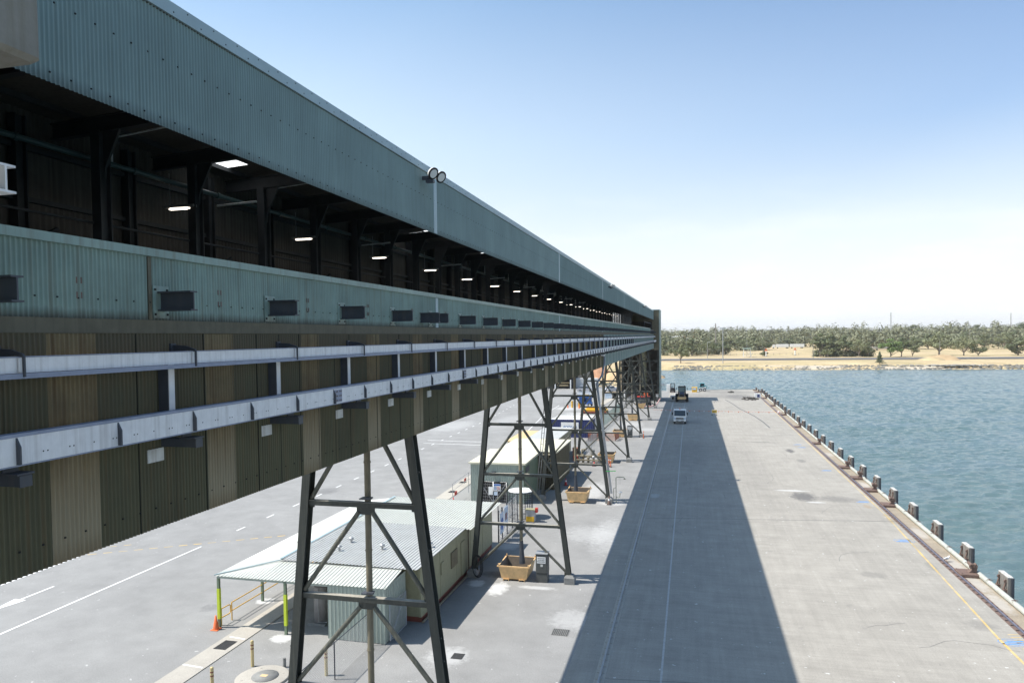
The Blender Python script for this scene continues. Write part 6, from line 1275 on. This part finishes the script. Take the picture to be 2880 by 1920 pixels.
mb.solo('power_line', M['galv'], 'thin power lines running from the tall transmission pole', 'power line', (260, 1060, 30))
# navigation marks
for x, y, h, w_ in ((46.6, 488, 5.0, 'by the dark bush'), (66.6, 507, 5.0, 'near the rear trailer of the road train'), (17.9, 596, 10, 'tallest, beside the timber mast')):
    t_ = thing('navigation_mark', 'white post with an orange top mark, '+w_, 'navigation mark', (x, y, 0), 0, 'white posts with orange tops')
    mb = MB(); mb.tube([(0, 0, 0), (0, 0, h*.72)], .34, 10); mb.build('post', M['white'], t_, False)
    mb = MB(); mb.prism([(-.95, h*.66), (.95, h*.66), (0, h*1.05)], -.1, .1, 'y'); mb.build('orange_triangle', M['orange'], t_, False); MB().box(-.25, .25, -.12, .12, h*.5, h*.66).build('orange_panel', M['orange'], t_, False)
    mb = MB(); mb.cbox((0, 0, .15), (1.6, 1.6, .3)); mb.build('base', M['concgrey'], t_, False)
t_ = thing('cage_tower', 'white open cage tower with pale roof on the far grass', 'tower', (33.9, 474, 0)); mb = MB()
[mb.bar((sx_*2.2, sy_*2.2, 0), (sx_*2.0, sy_*2.0, 5.2), .22, .22) for sx_ in (-1, 1) for sy_ in (-1, 1)]; [mb.bar((-2.2, -2.2, z), (2.2, -2.2, z), .14, .14) for z in (1.2, 2.5, 3.8)]; mb.bar((-2.2, -2.2, .2), (2.2, -2.2, 2.5), .14, .14); mb.bar((2.2, -2.2, 2.5), (-2.2, -2.2, 4.6), .14, .14); mb.bar((2, 0, 0), (3.4, 0, 2.6), .2, .2); mb.build('frame', M['white'], t_, False); mb = MB(); mb.cbox((0, 0, 5.4), (5, 5, .5)); mb.build('roof', M['greenmesh'], t_, False)
t_ = thing('road_train', 'white road train with two long trailers on the far road', 'truck', (84, 684, 1.2))
mb = MB(); mb.prism([(-13.5, .8), (-13.4, 3.0), (-12.4, 3.6), (-11, 3.6), (-11, .8)], -1.2, 1.2, 'y'); mb.build('cab', M['white'], t_, False)
for a, c in ((-10.2, .4), (1.6, 13.5)): mb = MB(); mb.cbox(((a+c)/2, 0, 2.45), (c-a, 2.5, 2.7), 0, .1); mb.build('trailer', M['white'], t_, False)
for x in (-12.6, -9, -1.6, -.4, 3, 10.8, 12): MB().wheel((x, -1.1, .55), .55, .3, 'y').build('wheel', [M['black'], M['black']], t_, False)
t_ = thing('white_ute', 'small white car on the far road ahead of the road train', 'car', (54.5, 672, 1.1)); mb = MB(); mb.cbox((0, 0, .9), (5, 1.9, .9), 0, .2); mb.build('body', M['white'], t_, False); mb = MB(); mb.cbox((.3, 0, 1.6), (2.2, 1.6, .8), 0, .25); mb.build('cabin', M['white'], t_, False); [MB().wheel((x, -.9, .4), .4, .25, 'y').build('wheel', [M['black'], M['black']], t_, False) for x in (-1.5, 1.6)]
t_ = thing('road_bridge', 'low pale concrete road bridge between the far trees', 'bridge', (137, 600, 0)); mb = MB(); mb.box(124, 151, 600, 604, 1.9, 2.9); mb.build('deck', M['path'], t_); mb = MB(); [mb.box(x-.5, x+.5, 601, 603, -1, 1.9) for x in (128, 138, 148)]; mb.build('pier', M['concgrey'], t_); mb = MB(); mb.box(124, 151, 599.9, 600, 3.2, 3.35); [mb.box(124+2*i, 124.2+2*i, 599.9, 600, 2.9, 3.2) for i in range(14)]; mb.build('railing', M['white'], t_)
MB().quad((118, 575, .12), (160, 582, .12), (160, 600, .12), (118, 600, .12)).struct('creek', M['water'])
def house(x, y, w, rf, label, z=3, h=3): t_ = thing('house', label, 'house', (x, y, z)); mb = MB(); mb.cbox((0, 0, h/2), (w, 9, h)); mb.build('wall', M['white'], t_, False); mb = MB(); mb.prism([(-5.2, h), (5.2, h), (0, h+3)], -w/2-.4, w/2+.4, 'x'); mb.build('roof', M[rf], t_, False)
house(-3, 830, 11, 'brick', 'house with red tiled roof among the far trees', 7); house(-15, 840, 13, 'white', 'white roofed house left of the red tiled one', 7.5); house(72, 1500, 55, 'white', 'long white roofed shed far off above the trees', 13.5, 4); house(150, 1500, 26, 'white', 'smaller white roofed shed on the tree line', 13, 4); house(1, 812, 9, 'brick', 'second red roofed house just right of the first', 5.5)
t_ = thing('bank_fence', 'thin post and rail fence crossing the far grass', 'fence', (40, 520, 0)); mb = MB(); [mb.tube([(x, 512+.05*x, 0), (x, 512+.05*x, 1.4)], .1, 4) for x in range(-10, 72, 4)]; mb.tube([(-10, 511.5, 1.2), (72, 515.6, 1.2)], .05, 4); mb.build('post_and_rail', M['timber'], t_)
# ------------------------------------------------------------------ air
hz = MB(); hz.box(-9600, 9600, -700, 13200, -6, 140)
m = bpy.data.materials.new('haze_air'); m.use_nodes = True; t = m.node_tree; t.nodes.clear(); o_ = t.nodes.new('ShaderNodeOutputMaterial'); v = t.nodes.new('ShaderNodeVolumePrincipled')
v.inputs['Color'].default_value = (1, 1, 1, 1); v.inputs['Density'].default_value = HAZE; v.inputs['Anisotropy'].default_value = 0
t.links.new(v.outputs[0], o_.inputs['Volume'])
if HAZE: ho = hz.struct('haze', m, 'stuff')
S.cycles.volume_bounces = 0
